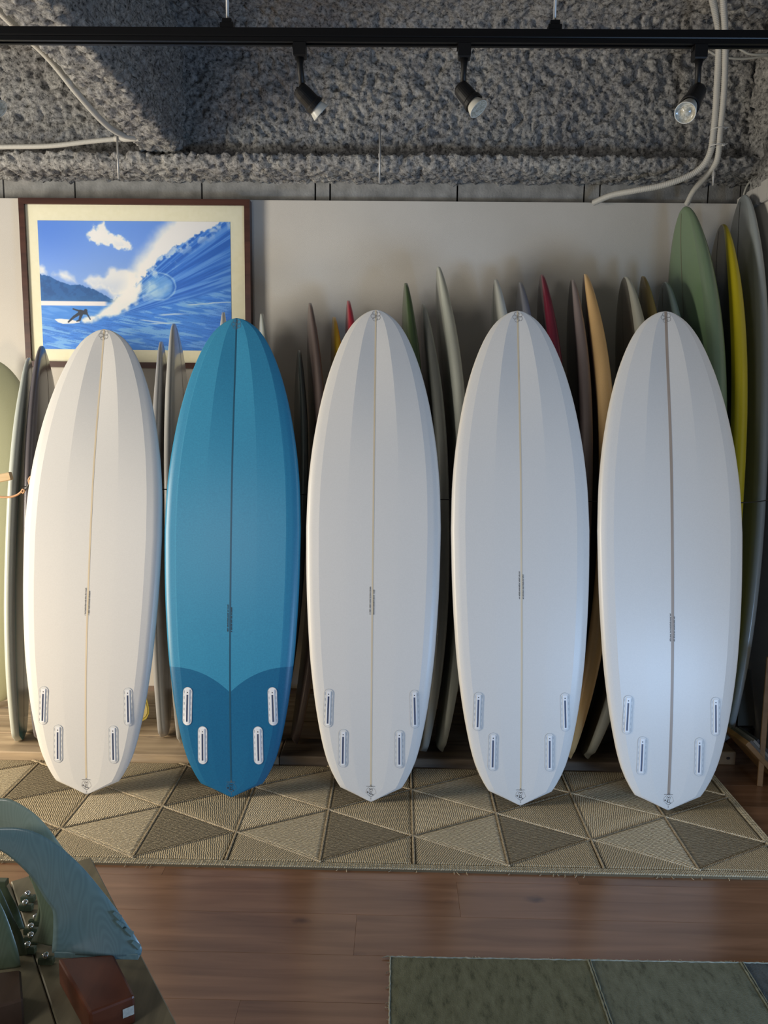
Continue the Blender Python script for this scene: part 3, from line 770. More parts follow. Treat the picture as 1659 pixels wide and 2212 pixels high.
fside((x0, z1), (x1, z1), (x1 - fw, z1 - fw), (x0 + fw, z1 - fw))
fside((x0, z0), (x0 + fw, z0 + fw), (x1 - fw, z0 + fw), (x1, z0))
fside((x0, z1), (x0 + fw, z1 - fw), (x0 + fw, z0 + fw), (x0, z0))
fside((x1, z1), (x1, z0), (x1 - fw, z0 + fw), (x1 - fw, z1 - fw))
G().box((x0 + fw - .004, PY - .008, z0 + fw - .004), (x1 - fw + .004, PY + .02, z1 - fw + .004)).make('mount_board', noisy('cream_mount', (.86, .83, .62), (.89, .86, .66), scale=60, rough=.8), fl)
pA = atY(82, 477, PY); pB = atY(498, 479, PY); pC = atY(96, 754, PY)
qx0, qx1 = (pA.x + pC.x) / 2, pB.x; qz1 = pA.z; qz0 = pC.z

def vnoise(X, Y, s, seed=0):
    """smooth value noise, numpy"""
    r = np.random.default_rng(seed); n = 64; t = r.random((n, n))
    x = X * s; y = Y * s; xi = np.floor(x).astype(int); yi = np.floor(y).astype(int); fx = x - xi; fy = y - yi
    fx = fx * fx * (3 - 2 * fx); fy = fy * fy * (3 - 2 * fy)
    g_ = lambda a, b: t[b % n, a % n]
    return (g_(xi, yi) * (1 - fx) + g_(xi + 1, yi) * fx) * (1 - fy) + (g_(xi, yi + 1) * (1 - fx) + g_(xi + 1, yi + 1) * fx) * fy
def fbm(X, Y, s, seed=0, o=4):
    a = 0; k = .5
    for i in range(o): a = a + k * vnoise(X, Y, s * 2 ** i, seed + i); k *= .5
    return a
def picture_colors(nx, ny):
    X, Y = np.meshgrid(np.linspace(0, 1, nx), np.linspace(0, 1, ny))
    asp = 1.5; XA = X * asp
    C = np.zeros((ny, nx, 3))
    def mixc(mask, col):
        nonlocal C
        C = C * (1 - mask[..., None]) + np.array(col) / 255. * mask[..., None]
    def ss(a, b, x): t = np.clip((x - a) / (b - a), 0, 1); return t * t * (3 - 2 * t)
    # sky
    mixc(np.ones_like(X), (92, 134, 205)); mixc(ss(.0, .55, Y) * .55, (140, 166, 216)); mixc(ss(.35, 0, X) * ss(.5, 0, Y) * .5, (62, 108, 196))
    def poly_d(P, x=X, y=Y):
        # signed distance-ish to polygon (negative inside), aspect corrected
        px = np.array([p[0] for p in P]) * asp; py = np.array([p[1] for p in P]); xa = x * asp
        d = np.full(x.shape, 9.); ins = np.zeros(x.shape, bool)
        for i in range(len(P)):
            j = (i + 1) % len(P); ex, ey = px[j] - px[i], py[j] - py[i]
            t = np.clip(((xa - px[i]) * ex + (y - py[i]) * ey) / (ex * ex + ey * ey + 1e-9), 0, 1)
            d = np.minimum(d, np.hypot(xa - px[i] - t * ex, y - py[i] - t * ey))
            c_ = ((py[i] > y) != (py[j] > y)) & (xa < (px[j] - px[i]) * (y - py[i]) / (py[j] - py[i] + 1e-12) + px[i])
            ins ^= c_
        return np.where(ins, -d, d)
    nzf = fbm(XA, Y, 14, 3) - .5; nz2 = fbm(XA, Y, 40, 9) - .5
    # clouds
    d = poly_d([(.26, .08), (.30, .05), (.345, .02), (.375, .08), (.42, .12), (.465, .19), (.42, .22), (.36, .185), (.31, .165), (.27, .12)]) + nzf * .10 + nz2 * .04
    mixc(ss(.018, -.012, d), (214, 216, 214)); mixc(ss(-.01, -.05, d + nz2 * .06) * ss(.06, .2, Y) * .35, (165, 172, 190))
    for P in ([(.23, .46), (.27, .42), (.33, .41), (.38, .37), (.44, .36), (.5, .4), (.5, .55), (.4, .58), (.32, .53), (.26, .5)], [(.07, .42), (.1, .375), (.14, .39), (.18, .43), (.19, .48), (.14, .47)], [(0, .36), (.02, .37), (.03, .41), (0, .41)]):
        d = poly_d(P) + nzf * .08
        mixc(ss(.02, -.03, d) * .9, (205, 206, 206)); mixc(ss(0, -.05, d + nz2 * .1) * ss(.4, .52, Y) * .5, (160, 175, 200))
    # spray plume
    edge = np.interp(Y, [0, .1, .2, .33, .45, .6], [.68, .62, .56, .50, .47, .40])
    pl = ss(-.05, .06, X - edge - nzf * .05) * ss(.66, .55, Y)
    mixc(pl * .92, (222, 218, 208))
    # headland and beach
    top = np.interp(X, [0, .05, .1, .17, .21, .26, .31, .35, .385, .40, .42], [.41, .425, .465, .495, .49, .515, .545, .58, .61, .575, .62]) + (fbm(XA, Y * .2, 60, 5) - .5) * .02
    land = ss(0, .008, Y - top) * ss(.425, .415, X) * (Y < .63)
    tone = fbm(XA, Y, 30, 12)
    mixc(land, (36, 88, 148)); mixc(land * ss(.4, .6, tone) * .5, (24, 68, 122)); mixc(land * ss(.55, .62, Y) * .4, (48, 104, 160))
    # sea
    sea = ss(.625, .635, Y) * 1.0
    st = fbm(XA * .6 + Y * 1.2, Y * 5 - XA * .9, 9, 21); st2 = fbm(XA * .5 + Y, Y * 12 - XA * 2.2, 14, 31)
    mixc(sea, (62, 124, 200)); mixc(sea * ss(.45, .65, st) * .5, (104, 154, 216)); mixc(sea * ss(.5, .62, st2) * ss(.68, .8, Y) * .45, (36, 92, 168))
    mixc(ss(.618, .625, Y) * ss(.66, .652, Y) * ss(.36, .33, X), (214, 204, 206))
    # wave wall right of crest line
    crest = np.interp(Y, [0, .06, .12, .2, .27, .36, .45, .55, .63, .68], [.97, .88, .81, .71, .64, .59, .54, .49, .44, .36])
    wave = ss(-.012, .012, X - crest - nz2 * .05 - nzf * .03) * ss(.78, .66, Y - .0 * X) 
    mixc(wave, (44, 104, 188))
    ray_ = fbm((XA - 1.0) * .4 + (Y - .75) * .3, np.arctan2(Y - .78, XA - .45) * 6, 8, 41)
    mixc(wave * ss(.46, .62, ray_) * .55, (110, 158, 214)); mixc(wave * ss(.5, .34, ray_) * .5, (22, 78, 160))
    fo = ss(.16, 0, X - crest) * ss(.42, .62, fbm(XA, Y, 22, 51))
    mixc(wave * fo * .75, (196, 208, 220))
    # curl
    ex, ey = (X - .625) / .085, (Y - .5) / .105; th = R(-20)
    er = np.hypot(ex * math.cos(th) + ey * math.sin(th), -ex * math.sin(th) + ey * math.cos(th))
    mixc(ss(1.05, .6, er + nz2 * .3) * .55, (118, 168, 212)); mixc(ss(1.0, .1, np.hypot((X - .595) / .085, (Y - .53) / .10) + nzf * 1.1) * .6, (180, 202, 210)); mixc(ss(.5, .75, ray_) * ss(1.0, .7, er) * .4, (60, 116, 186))
    ring = ss(.10, .0, np.abs(er - 1.0 - nz2 * .08)) * ss(-.6, .3, ex + .3); mixc(ring * .45, (176, 204, 226))
    ring = ss(.08, .0, np.abs(er - .88)) * ss(-.2, .5, ex); mixc(ring * .6, (40, 96, 170))
    # lower wave face
    bl = ss(-.01, .02, Y - np.interp(X, [.2, .45, .6, .8, 1], [.80, .72, .66, .58, .5]))
    mixc(bl * .8, (54, 118, 200)); mixc(bl * ss(.44, .6, st) * .7, (120, 168, 222)); mixc(bl * ss(.48, .6, st2) * .55, (30, 88, 170))
    mixc(bl * ss(.62, .95, X + Y * .5 - .5) * .35, (26, 84, 176))
    # foam trail
    d = poly_d([(.22, .77), (.3, .71), (.35, .66), (.40, .58), (.45, .56), (.52, .50), (.50, .62), (.42, .70), (.33, .735), (.26, .77)]) + nzf * .08
    mixc(ss(.02, -.02, d) * .92, (218, 216, 210))
    for (a, b2, c2, w2) in ((.6, .72, .70, .006), (.55, .79, .77, .004), (.75, .64, .60, .004), (.5, .76, .83, .005), (.86, .63, .58, .004)):
        yy = b2 + (X - a) * (c2 - b2) * 2; mixc(ss(w2 * 2, 0, np.abs(Y - yy + nzf * .01)) * ss(0, .05, X - a) * ss(.2, .1, X - a) * .7, (206, 216, 232))
    # surfer and board
    d = poly_d([(.07, .765), (.10, .762), (.16, .77), (.20, .785), (.165, .795), (.11, .797), (.085, .785)]); mixc(ss(.004, 0, d), (226, 222, 222))
    def seg(a, b2, r0, r1, col=(38, 48, 66)):
        ax_, ay, bx, by = a[0] * asp, a[1], b2[0] * asp, b2[1]
        t = np.clip(((XA - ax_) * (bx - ax_) + (Y - ay) * (by - ay)) / ((bx - ax_) ** 2 + (by - ay) ** 2), 0, 1)
        d_ = np.hypot(XA - ax_ - t * (bx - ax_), Y - ay - t * (by - ay)) - (r0 + (r1 - r0) * t)
        mixc(ss(.004, -.001, d_), col)
    seg((.168, .682), (.205, .700), .004, .006); seg((.205, .705), (.235, .712), .016, .012); seg((.232, .700), (.234, .694), .012, .012)
    seg((.205, .712), (.170, .745), .012, .008); seg((.170, .745), (.140, .785), .008, .005); seg((.212, .715), (.200, .765), .012, .007); seg((.2, .77), (.185, .778), .006, .004)
    seg((.238, .715), (.246, .735), .006, .004); seg((.246, .735), (.256, .762), .004, .003)
    return np.clip(C, 0, 1)
nx, ny = 416, 278
XX, ZZ = np.meshgrid(np.linspace(qx0, qx1, nx), np.linspace(qz1, qz0, ny))
o_ = WM(fl).translation
V = np.stack([XX - o_.x, np.full_like(XX, PY - .0095 - o_.y), ZZ - o_.z], -1).reshape(-1, 3)
I = np.arange(nx * ny).reshape(ny, nx)
Fq = np.stack([I[1:, :-1], I[1:, 1:], I[:-1, 1:], I[:-1, :-1]], -1).reshape(-1, 4)
me = bpy.data.meshes.new('print'); me.from_pydata(V.tolist(), [], Fq.tolist())
C = picture_colors(nx, ny); Cl = np.clip(np.where(C <= .04045, C / 12.92, ((C + .055) / 1.055) ** 2.4) * 1.45, 0, .9).reshape(-1, 3)
ca = me.color_attributes.new('print_colour', 'FLOAT_COLOR', 'POINT')
ca.data.foreach_set('color', np.concatenate([Cl, np.ones((len(Cl), 1))], 1).astype(np.float32).ravel())
pm = mat('photo_print', (.5, .5, .5), .5); nt, nn, L, b = nodes(pm)
at = nn('ShaderNodeAttribute', attribute_name='print_colour'); L(at.outputs['Color'], b.inputs['Base Color'])
me.materials.append(pm); po = bpy.data.objects.new('print', me); COL.objects.link(po); po.parent = fl
PRINT = po
gm = bpy.data.materials.new('picture_glass'); gm.use_nodes = True; nt = gm.node_tree; nt.nodes.clear()
out = nt.nodes.new('ShaderNodeOutputMaterial'); mxs = nt.nodes.new('ShaderNodeMixShader'); tr = nt.nodes.new('ShaderNodeBsdfTransparent'); gl = nt.nodes.new('ShaderNodeBsdfGlossy'); fr = nt.nodes.new('ShaderNodeFresnel')
gl.inputs['Roughness'].default_value = .03; fr.inputs[0].default_value = 1.18
nt.links.new(fr.outputs[0], mxs.inputs[0]); nt.links.new(tr.outputs[0], mxs.inputs[1]); nt.links.new(gl.outputs[0], mxs.inputs[2]); nt.links.new(mxs.outputs[0], out.inputs[0])
G().box((x0 + fw - .003, PY - .016, z0 + fw - .003), (x1 - fw + .003, PY - .0135, z1 - fw + .003)).make('glass_pane', gm, fl)

# ================================================================== JUTE MAT
def jute(name, c1, c2, c3):
    m = mat(name, c1, .8, spec=.25); nt, nn, L, b = nodes(m)
    uv = nn('ShaderNodeUVMap')
    wv = nn('ShaderNodeTexWave', wave_type='BANDS', bands_direction='X'); wv.inputs['Scale'].default_value = 46; wv.inputs['Distortion'].default_value = 4.0; wv.inputs['Detail'].default_value = 2; wv.inputs['Detail Scale'].default_value = 1.5
    L(uv.outputs[0], wv.inputs['Vector'])
    mp = nn('ShaderNodeMapping'); mp.inputs['Scale'].default_value = (300, 110, 1); L(uv.outputs[0], mp.inputs[0])
    ns = nn('ShaderNodeTexNoise'); ns.inputs['Scale'].default_value = 1.0; ns.inputs['Detail'].default_value = 3; L(mp.outputs[0], ns.inputs['Vector'])
    ma = nn('ShaderNodeMath', operation='MULTIPLY'); L(wv.outputs['Fac'], ma.inputs[0]); L(ns.outputs['Fac'], ma.inputs[1])
    r = ramp(nn, [(.0, c3), (.22, c1), (.62, c2)]); L(ma.outputs[0], r.inputs[0]); L(r.outputs[0], b.inputs['Base Color'])
    bp = nn('ShaderNodeBump'); bp.inputs['Strength'].default_value = 1.0; bp.inputs['Distance'].default_value = .004
    L(ma.outputs[0], bp.inputs['Height']); L(bp.outputs[0], b.inputs['Normal'])
    return m
j_light = jute('jute_light', (.52, .43, .28), (.86, .76, .56), (.16, .125, .08))
j_dark = jute('jute_dark', (.23, .19, .125), (.42, .36, .25), (.07, .055, .035))
j_mid = jute('jute_mid', (.36, .30, .195), (.58, .495, .35), (.14, .11, .065))
MY0 = atZ(800, 1874, MATTOP).y; MY1 = py0 - .004
MX1 = (atZ(1560, 1700, MATTOP).x + atZ(1655, 1790, MATTOP).x) / 2
print('mat', MY0, MY1, MX1)
MX0 = -2.25
rug = empty('jute_rug', ((MX0 + MX1) / 2, MY0, 0), label='long straw coloured jute rug of stitched triangles under the front surfboards', cat='rug')
G().box((MX0, MY0, 0), (MX1, MY1, .007)).make('backing', mat('jute_backing', (.12, .09, .05), .9), rug)
cxk = atZ(710, 1748, MATTOP); SPX = (atZ(1067, 1752, MATTOP).x - atZ(345, 1745, MATTOP).x) / 4
nodeY = cxk.y; HY = (nodeY - (MY0 + .03))
print('lattice', cxk.x, nodeY, SPX, HY)
def clip_poly(P, lo, hi):
    def clip(P, f, inter):
        out = []
        for i in range(len(P)):
            a, b2 = P[i], P[(i + 1) % len(P)]
            if f(a): out.append(a)
            if f(a) != f(b2): out.append(inter(a, b2))
        return out
    for ax_, s_, lim in ((0, 1, lo[0]), (0, -1, hi[0]), (1, 1, lo[1]), (1, -1, hi[1])):
        P = clip(P, lambda p: s_ * (p[ax_] - lim) >= 0, lambda a, b2: tuple(a[k] + (b2[k] - a[k]) * (lim - a[ax_]) / (b2[ax_] - a[ax_]) for k in (0, 1)))
        if len(P) < 3: return []
    return P
def patch(P, tone, ang):
    c = (sum(p[0] for p in P) / len(P), sum(p[1] for p in P) / len(P))
    ins = []
    for p in P:
        d_ = math.hypot(p[0] - c[0], p[1] - c[1]); k = max(.1, 1 - .009 / d_); ins.append((c[0] + (p[0] - c[0]) * k, c[1] + (p[1] - c[1]) * k))
    mid_ = [(c[0] + (p[0] - c[0]) * .9, c[1] + (p[1] - c[1]) * .9) for p in ins]
    n = len(P); V = [(x, y_, .005) for x, y_ in ins] + [(x, y_, .0095) for x, y_ in ins] + [(x, y_, MATTOP) for x, y_ in mid_]
    F = [(i, (i + 1) % n, n + (i + 1) % n, n + i) for i in range(n)] + [(n + i, n + (i + 1) % n, 2 * n + (i + 1) % n, 2 * n + i) for i in range(n)] + [tuple(range(2 * n, 3 * n))]
    ca_, sa = math.cos(ang), math.sin(ang)
    uv = [(v[0] * ca_ - v[1] * sa, v[0] * sa + v[1] * ca_) for v in V]
    mesh('patch', V, F, tone, rug, uv=uv, origin=(c[0], c[1], .005))
LO = (MX0 + .02, MY0 + .028); HI = (MX1 - .03, MY1 - .004)
for ci in range(-9, 7):
    xa = cxk.x + ci * SPX; xb = xa + SPX
    ea = (ci % 2 == 0)                      # column a carries nodes at nodeY + k*HY
    for k in range(-3, 4):
        ya = nodeY + k * HY + (0 if ea else -HY / 2); yb = nodeY + k * HY + (-HY / 2 if ea else 0)
        # triangle with base on column a
        P = clip_poly([(xa, ya), (xa, ya + HY), (xb, ya + HY / 2)], LO, HI)
        if len(P) > 2: patch(P, j_dark if ea else (j_mid if k % 2 else j_light), R(100) if ea else R(12 + 8 * (k % 3)))
        P = clip_poly([(xb, yb), (xb, yb + HY), (xa, yb + HY / 2)], LO, HI)
        if len(P) > 2: patch(P, j_light if not ea else j_mid, R(70) if not ea else R(-12))
# braided seams
def braid(g, a, b2, r=.0042, zc=.0105, seed=0):
    a = Vector((*a, zc)); b2 = Vector((*b2, zc)); n = max(4, int((b2 - a).length / .0075))
    d_ = (b2 - a).normalized(); s_ = Vector((-d_.y, d_.x, 0))
    for ph in (0, 1):
        pts = [a.lerp(b2, i / (n * 3)) + s_ * (.0028 * math.sin(2 * math.pi * (i / 6 + ph / 2))) + Vector((0, 0, .0015 * math.cos(2 * math.pi * (i / 6 + ph / 2)))) for i in range(n * 3 + 1)]
        g.tube(pts, r * .52, n=5, cap=True)
def seam(a, b2, m, name='seam'):
    P = [a, b2]
    # clip the segment
    t0, t1 = 0.0, 1.0
    for k in (0, 1):
        d_ = b2[k] - a[k]
        for s_, lim in ((1, LO[k]), (-1, HI[k])):
            q = s_ * (a[k] - lim); dd = s_ * d_
            if abs(dd) < 1e-9:
                if q < 0: return
            elif dd > 0: t0 = max(t0, -q / dd)
            else: t1 = min(t1, -q / dd)
    if t1 - t0 < .02: return
    A_ = tuple(a[k] + (b2[k] - a[k]) * t0 for k in (0, 1)); B_ = tuple(a[k] + (b2[k] - a[k]) * t1 for k in (0, 1))
    g = G(); braid(g, A_, B_); g.make(name, m, rug, origin=(A_[0], A_[1], 0))
s_pale = noisy('braid_pale', (.42, .34, .22), (.66, .56, .40), scale=90, rough=.85)
s_dark = noisy('braid_dark', (.18, .145, .09), (.32, .26, .175), scale=90, rough=.85)
for ci in range(-9, 8):
    x = cxk.x + ci * SPX; ea = ci % 2 == 0
    seam((x, MY0), (x, MY1), s_dark if ea else noisy('braid_mid', (.20, .16, .10), (.34, .28, .19), scale=90, rough=.85))
for k in range(-9, 10):        # descending to the right: pale; rising: dark
    xL = cxk.x - 9 * SPX; n_ = 17
    yc = nodeY + k * HY
    seam((xL, yc + 9 * HY / 2), (xL + n_ * SPX, yc + 9 * HY / 2 - n_ * HY / 2), s_pale)
    seam((xL, yc - 9 * HY / 2), (xL + n_ * SPX, yc - 9 * HY / 2 + n_ * HY / 2), s_dark)
g = G()
for j in range(3): braid(g, (MX0, MY0 + .006 + j * .0085), (MX1, MY0 + .006 + j * .0085), r=.006, zc=.007)
g.make('border', noisy('braid_border', (.28, .24, .16), (.46, .40, .28), scale=120, rough=.85), rug)
g = G()
for j in range(3): braid(g, (MX1 - .006 - j * .0085, MY0), (MX1 - .006 - j * .0085, MY1), r=.006, zc=.007)
g.make('border', MATS['braid_border'], rug)
g = G()
for k in range(46):
    x = MX0 + random.random() * (MX1 - MX0); q = random.uniform(-1, 1)
    g.tube([(x, MY0 + .002, .004), (x + q * .004, MY0 - random.uniform(.003, .011), .003), (x + q * .01, MY0 - random.uniform(.004, .014), .002)], .0009, n=4)
tag(g.make('loose_fibre', MATS['braid_border'], rug), kind='stuff')

# ================================================================== GREEN CANVAS RUG
cA = atZ(843, 2071, 0); cB = atZ(1659, 2085, 0)
s1a = atZ(1272, 2079, 0).x; s2a = atZ(1603, 2087, 0).x
canvas = []
for k, (c1, c2) in enumerate((((.10, .104, .066), (.18, .183, .125)), ((.112, .12, .085), (.19, .20, .15)), ((.06, .07, .072), (.12, .14, .14)))):
    m = mat('canvas_%s' % ('moss', 'sage', 'slate')[k], c1, .92, spec=.2); nt, nn, L, b = nodes(m)
    tc = nn('ShaderNodeTexCoord')
    mp = nn('ShaderNodeMapping'); mp.inputs['Scale'].default_value = (34, 13, 13); L(tc.outputs['Object'], mp.inputs[0])
    ns = nn('ShaderNodeTexNoise'); ns.inputs['Scale'].default_value = 1.3; ns.inputs['Detail'].default_value = 9; ns.inputs['Roughness'].default_value = .72; L(mp.outputs[0], ns.inputs['Vector'])
    r = ramp(nn, [(.34, tuple(x * .55 for x in c1)), (.45, c1), (.66, tuple((x + y) / 2 for x, y in zip(c1, c2)))]); L(ns.outputs['Fac'], r.inputs[0]); L(r.outputs[0], b.inputs['Base Color'])
    mp2 = nn('ShaderNodeMapping'); mp2.inputs['Scale'].default_value = (260, 260, 1); L(tc.outputs['Object'], mp2.inputs[0])
    ck = nn('ShaderNodeTexNoise'); ck.inputs['Scale'].default_value = 1; L(mp2.outputs[0], ck.inputs['Vector'])
    bp = nn('ShaderNodeBump'); bp.inputs['Strength'].default_value = .7; bp.inputs['Distance'].default_value = .002; L(ck.outputs['Fac'], bp.inputs['Height']); L(bp.outputs[0], b.inputs['Normal'])
    canvas.append(m)
cr = empty('canvas_rug', (cA.x, cA.y, 0), label='worn grey green patchwork canvas rug on the floor before the camera', cat='rug')
xs = [cA.x, s1a, s2a, s2a + .5]
def topY(x): return cA.y + (cB.y - cA.y) * (x - cA.x) / (cB.x - cA.x)
for k in range(3):
    g = G(); xa, xb = xs[k] + .0, xs[k + 1] - .0; yb = 1.05; n = 24
    V = []; F = []
    for i in range(n + 1):
        x = xa + (xb - xa) * i / n
        for j in range(13):
            y_ = yb + (topY(x) - yb) * j / 12
            edge = (min(x - xa, xb - x) < .004) or j == 12
            if j == 12: y_ += random.uniform(-.0015, .0015)
            if k == 0 and i == 0: xx = x + random.uniform(-.0015, .0015)
            else: xx = x
            V.append((xx, y_, .006 + (.0 if edge else .0012 + .0012 * mnoise.noise(Vector((x * 9, y_ * 9, k))))))
    for i in range(n):
        for j in range(12): F.append((i * 13 + j, (i + 1) * 13 + j, (i + 1) * 13 + j + 1, i * 13 + j + 1))
    q = len(V)   # skirts
    V += [(v[0], v[1], 0) for v in V[:13]]; F += [(j, j + 1, q + j + 1, q + j) for j in range(12)]
    q2 = len(V); V += [(V[i * 13 + 12][0], V[i * 13 + 12][1], 0) for i in range(n + 1)]
    F += [(i * 13 + 12, (i + 1) * 13 + 12, q2 + i + 1, q2 + i) for i in range(n)]
    mesh('panel', V, F, canvas[k], cr, smooth=False)
sm_ = noisy('canvas_seam', (.09, .10, .08), (.16, .18, .145), scale=70, rough=.9)
for x in xs[1:3]:
    for dx in (-.0028, .0028):
        pts = [(x + dx + random.uniform(-.0008, .0008), 1.05 + (topY(x) - 1.05) * i / 60, .0075) for i in range(61)]
        G().tube(pts, [.0022 + .0006 * (i % 2) for i in range(61)], n=5).make('seam', sm_, cr)
g = G()
pts = [(xs[0] + (xs[3] - xs[0]) * i / 200, topY(xs[0] + (xs[3] - xs[0]) * i / 200) + random.uniform(-.001, .001), .006) for i in range(201)]
g.tube(pts, [.0018 + random.uniform(0, .0008) for _ in pts], n=5)
pts = [(xs[0] + random.uniform(-.001, .001), 1.05 + (topY(xs[0]) - 1.05) * i / 120, .006) for i in range(121)]
g.tube(pts, [.0018 + random.uniform(0, .0008) for _ in pts], n=5)
for k in range(70):
    x = random.uniform(xs[0], xs[3]); q = random.uniform(-1, 1)
    g.tube([(x, topY(x), .005), (x + q * .004, topY(x) + random.uniform(.003, .009), .005), (x + q * .009, topY(x) + random.uniform(.004, .012), .002)], .0008, n=4)
for k in range(40):
    y_ = random.uniform(1.1, cA.y); q = random.uniform(-1, 1)
    g.tube([(xs[0], y_, .005), (xs[0] - random.uniform(.003, .01), y_ + q * .005, .004), (xs[0] - random.uniform(.004, .013), y_ + q * .01, .002)], .0008, n=4)
g.tube([(xs[0] + .004, cA.y, .005), (xs[0] - .008, cA.y + .001, .006), (xs[0] - .022, cA.y - .002, .004)], [.0022, .002, .0008], n=5)
g.make('frayed_hem', noisy('frayed_thread', (.17, .175, .14), (.28, .28, .23), scale=90, rough=.9), cr)

# ================================================================== TRACK AND SPOTLIGHTS
black = mat('black_metal', (.005, .005, .0055), .4, spec=.3)
black_plastic = mat('black_plastic', (.006, .006, .0065), .5, spec=.3)
RY = 2.12
ra = atY(0, 77, RY); rb = atY(1659, 86, RY)
RZ = (ra.z + rb.z) / 2
print('rail z', ra.z, rb.z)
d = (Vector((rb.x, RY, rb.z)) - Vector((ra.x, RY, ra.z)))
def railz(x): return ra.z + (rb.z - ra.z) * (x - ra.x) / (rb.x - ra.x)
tr_ = empty('track_rail', (0, RY, railz(0)), label='black lighting track hanging from the sprayed ceiling by thin rods', cat='track')
X0, X1 = -2.2, 1.62
hh, hd = .0165, .015
prof2 = [(-hd, -hh), (-.006, -hh), (-.006, -hh + .012), (.006, -hh + .012), (.006, -hh), (hd, -hh), (hd, -.006), (hd - .0015, -.004), (hd, -.002), (hd, hh), (-hd, hh), (-hd, -.002), (-hd + .0015, -.004), (-hd, -.006)]
V = []
for x in (X0, X1): V += [(x, RY + p[0], railz(x) + p[1]) for p in prof2]
n = len(prof2)
mesh('rail', V, [(i, (i + 1) % n, n + (i + 1) % n, n + i) for i in range(n)] + [tuple(range(n - 1, -1, -1)), tuple(range(n, 2 * n))], black, tr_)
rod_m = mat('galvanised_rod', (.48, .48, .47), .4, metal=.4)
for px in (492, 1197, -420):
    x = atY(px, 70, RY).x; z = railz(x) + hh
    G().box((x - .017, RY - .014, z), (x + .017, RY + .014, z + .013), bev=.001).box((x - .012, RY - .012, z + .012), (x + .012, RY + .012, z + .024), bev=.001).make('bracket', black, tr_)
    G().tube([(x, RY, z + .02), (x, RY, WT + .12)], .0042, n=8).make('hanger_rod', rod_m, tr_, smooth=True)

bulb_w = mat('bulb_ceramic', (.55, .55, .50), .35)
lens_m = noisy('bulb_lens', (.36, .35, .29), (.52, .51, .44), scale=160, rough=.15, lo=.45, hi=.55)
lens_ring = mat('bulb_reflector', (.75, .76, .74), .2, metal=.5)
def lathe(g, M, prof, n=28, m=0):
    V = []; F = []
    for (r_, z) in prof:
        for k in range(n): V.append(M @ Vector((r_ * math.cos(2 * math.pi * k / n), r_ * math.sin(2 * math.pi * k / n), z)))
    for i in range(len(prof) - 1):
        for k in range(n): F.append((i * n + k, i * n + (k + 1) % n, (i + 1) * n + (k + 1) % n, (i + 1) * n + k))
    g.add(V, F, m)
def spot(adx, joint, lens, toward, label, Yoff=0.0):
    """adx: px of adapter; joint px; lens centre px; toward: y-depth change of the lens (negative = to camera)"""
    x = atY(adx, 110, RY).x; z = railz(x) - hh
    e = empty('spotlight', (x, RY, z), label=label, cat='spotlight', group='spotlights on the black track')
    G().box((x - .016, RY - .015, z - .034), (x + .016, RY + .015, z + .002), bev=.003).box((x - .019, RY - .008, z - .012), (x - .014, RY + .008, z - .002)).make('track_adapter', black_plastic, e)
    J = atY(*joint, RY)
    G().tube([(x, RY, z - .03), (x, RY, z - .05), (J.x, RY, J.z + .012)], [.0115, .0078, .0078], n=14).make('stem', black_plastic, e, smooth=True)
    Lp = atY(lens[0], lens[1], RY + toward)
    dr = (Lp - J).normalized(); ln = (Lp - J).length
    M = Matrix.Translation(J) @ dr.to_track_quat('Z', 'Y').to_matrix().to_4x4()
    g = G(); 
    Mj = Matrix.Translation(J)
    g.tube([J + Vector((-.014, 0, 0)), J + Vector((.014, 0, 0))], .013, n=16)
    g.tube([J + Vector((-.018, 0, 0)), J + Vector((-.013, 0, 0))], .007, n=12)
    g.tube([J + Vector((.013, 0, 0)), J + Vector((.018, 0, 0))], .007, n=12)
    g.make('swivel_joint', black_plastic, e)
    g = G(); lathe(g, M, [(.0, -.016), (.015, -.015), (.0205, -.008), (.022, .006), (.0225, ln * .50), (.0255, ln * .56), (.026, ln * .70), (.0225, ln * .705), (.019, ln * .6)])
    g.make('lamp_housing', black_plastic, e, smooth=False)
    g = G(); lathe(g, M, [(.017, ln * .6), (.0205, ln * .72), (.0235, ln * .86), (.0258, ln * .97), (.0262, ln), (.0245, ln * 1.0), (.0238, ln * .985)])
    bb = g.make('bulb', bulb_w, e, smooth=True)
    g = G(); lathe(g, M, [(.0238, ln * .985), (.020, ln * .96), (.012, ln * .93), (.011, ln * .95), (.0, ln * .955)], m=0)
    g.make('lens', lens_m, bb, smooth=True)
spot(648, (653, 200), (694, 244), .02, 'black spotlight on the track, left of the two rods, seen from its side')
spot(1003, (1000, 196), (1034, 236), -.02, 'black spotlight on the track aimed right, middle of the frame')
spot(1511, (1506, 200), (1480, 244), -.085, 'black spotlight on the track with its round lens facing the camera')
spot(-45, (-40, 200), (-4, 236), -.01, 'partly visible spotlight at the left edge, only its pale bulb rim showing')

# ================================================================== CONDUITS, RODS, CABLES
pvc = mat('white_conduit', (.52, .51, .47), .5)
def conduit(name, P, Ys, r, label, corr=None, cat='conduit', m=pvc, group=None, ribs=.006):
    pts = [atY(p[0], p[1], Y_) for p, Y_ in zip(P, Ys)]
    sp = smoothpath(pts, 40)
    # resample evenly
    L_ = [0]
    for a, b2 in zip(sp[:-1], sp[1:]): L_.append(L_[-1] + (b2 - a).length)
    n = int(L_[-1] / .0022); out = []; k = 0
    for i in range(n + 1):
        s_ = L_[-1] * i / n
        while k < len(L_) - 2 and L_[k + 1] < s_: k += 1
        out.append(sp[k].lerp(sp[k + 1], (s_ - L_[k]) / max(1e-9, L_[k + 1] - L_[k])))
    rr = [r * (1 + (.07 * math.sin(2 * math.pi * i * .0022 / ribs))) for i in range(len(out))]
    o = G().tube(out, rr, n=12).make(name, m, smooth=True, origin=tuple(out[0]))
    return tag(o, label, cat, group)
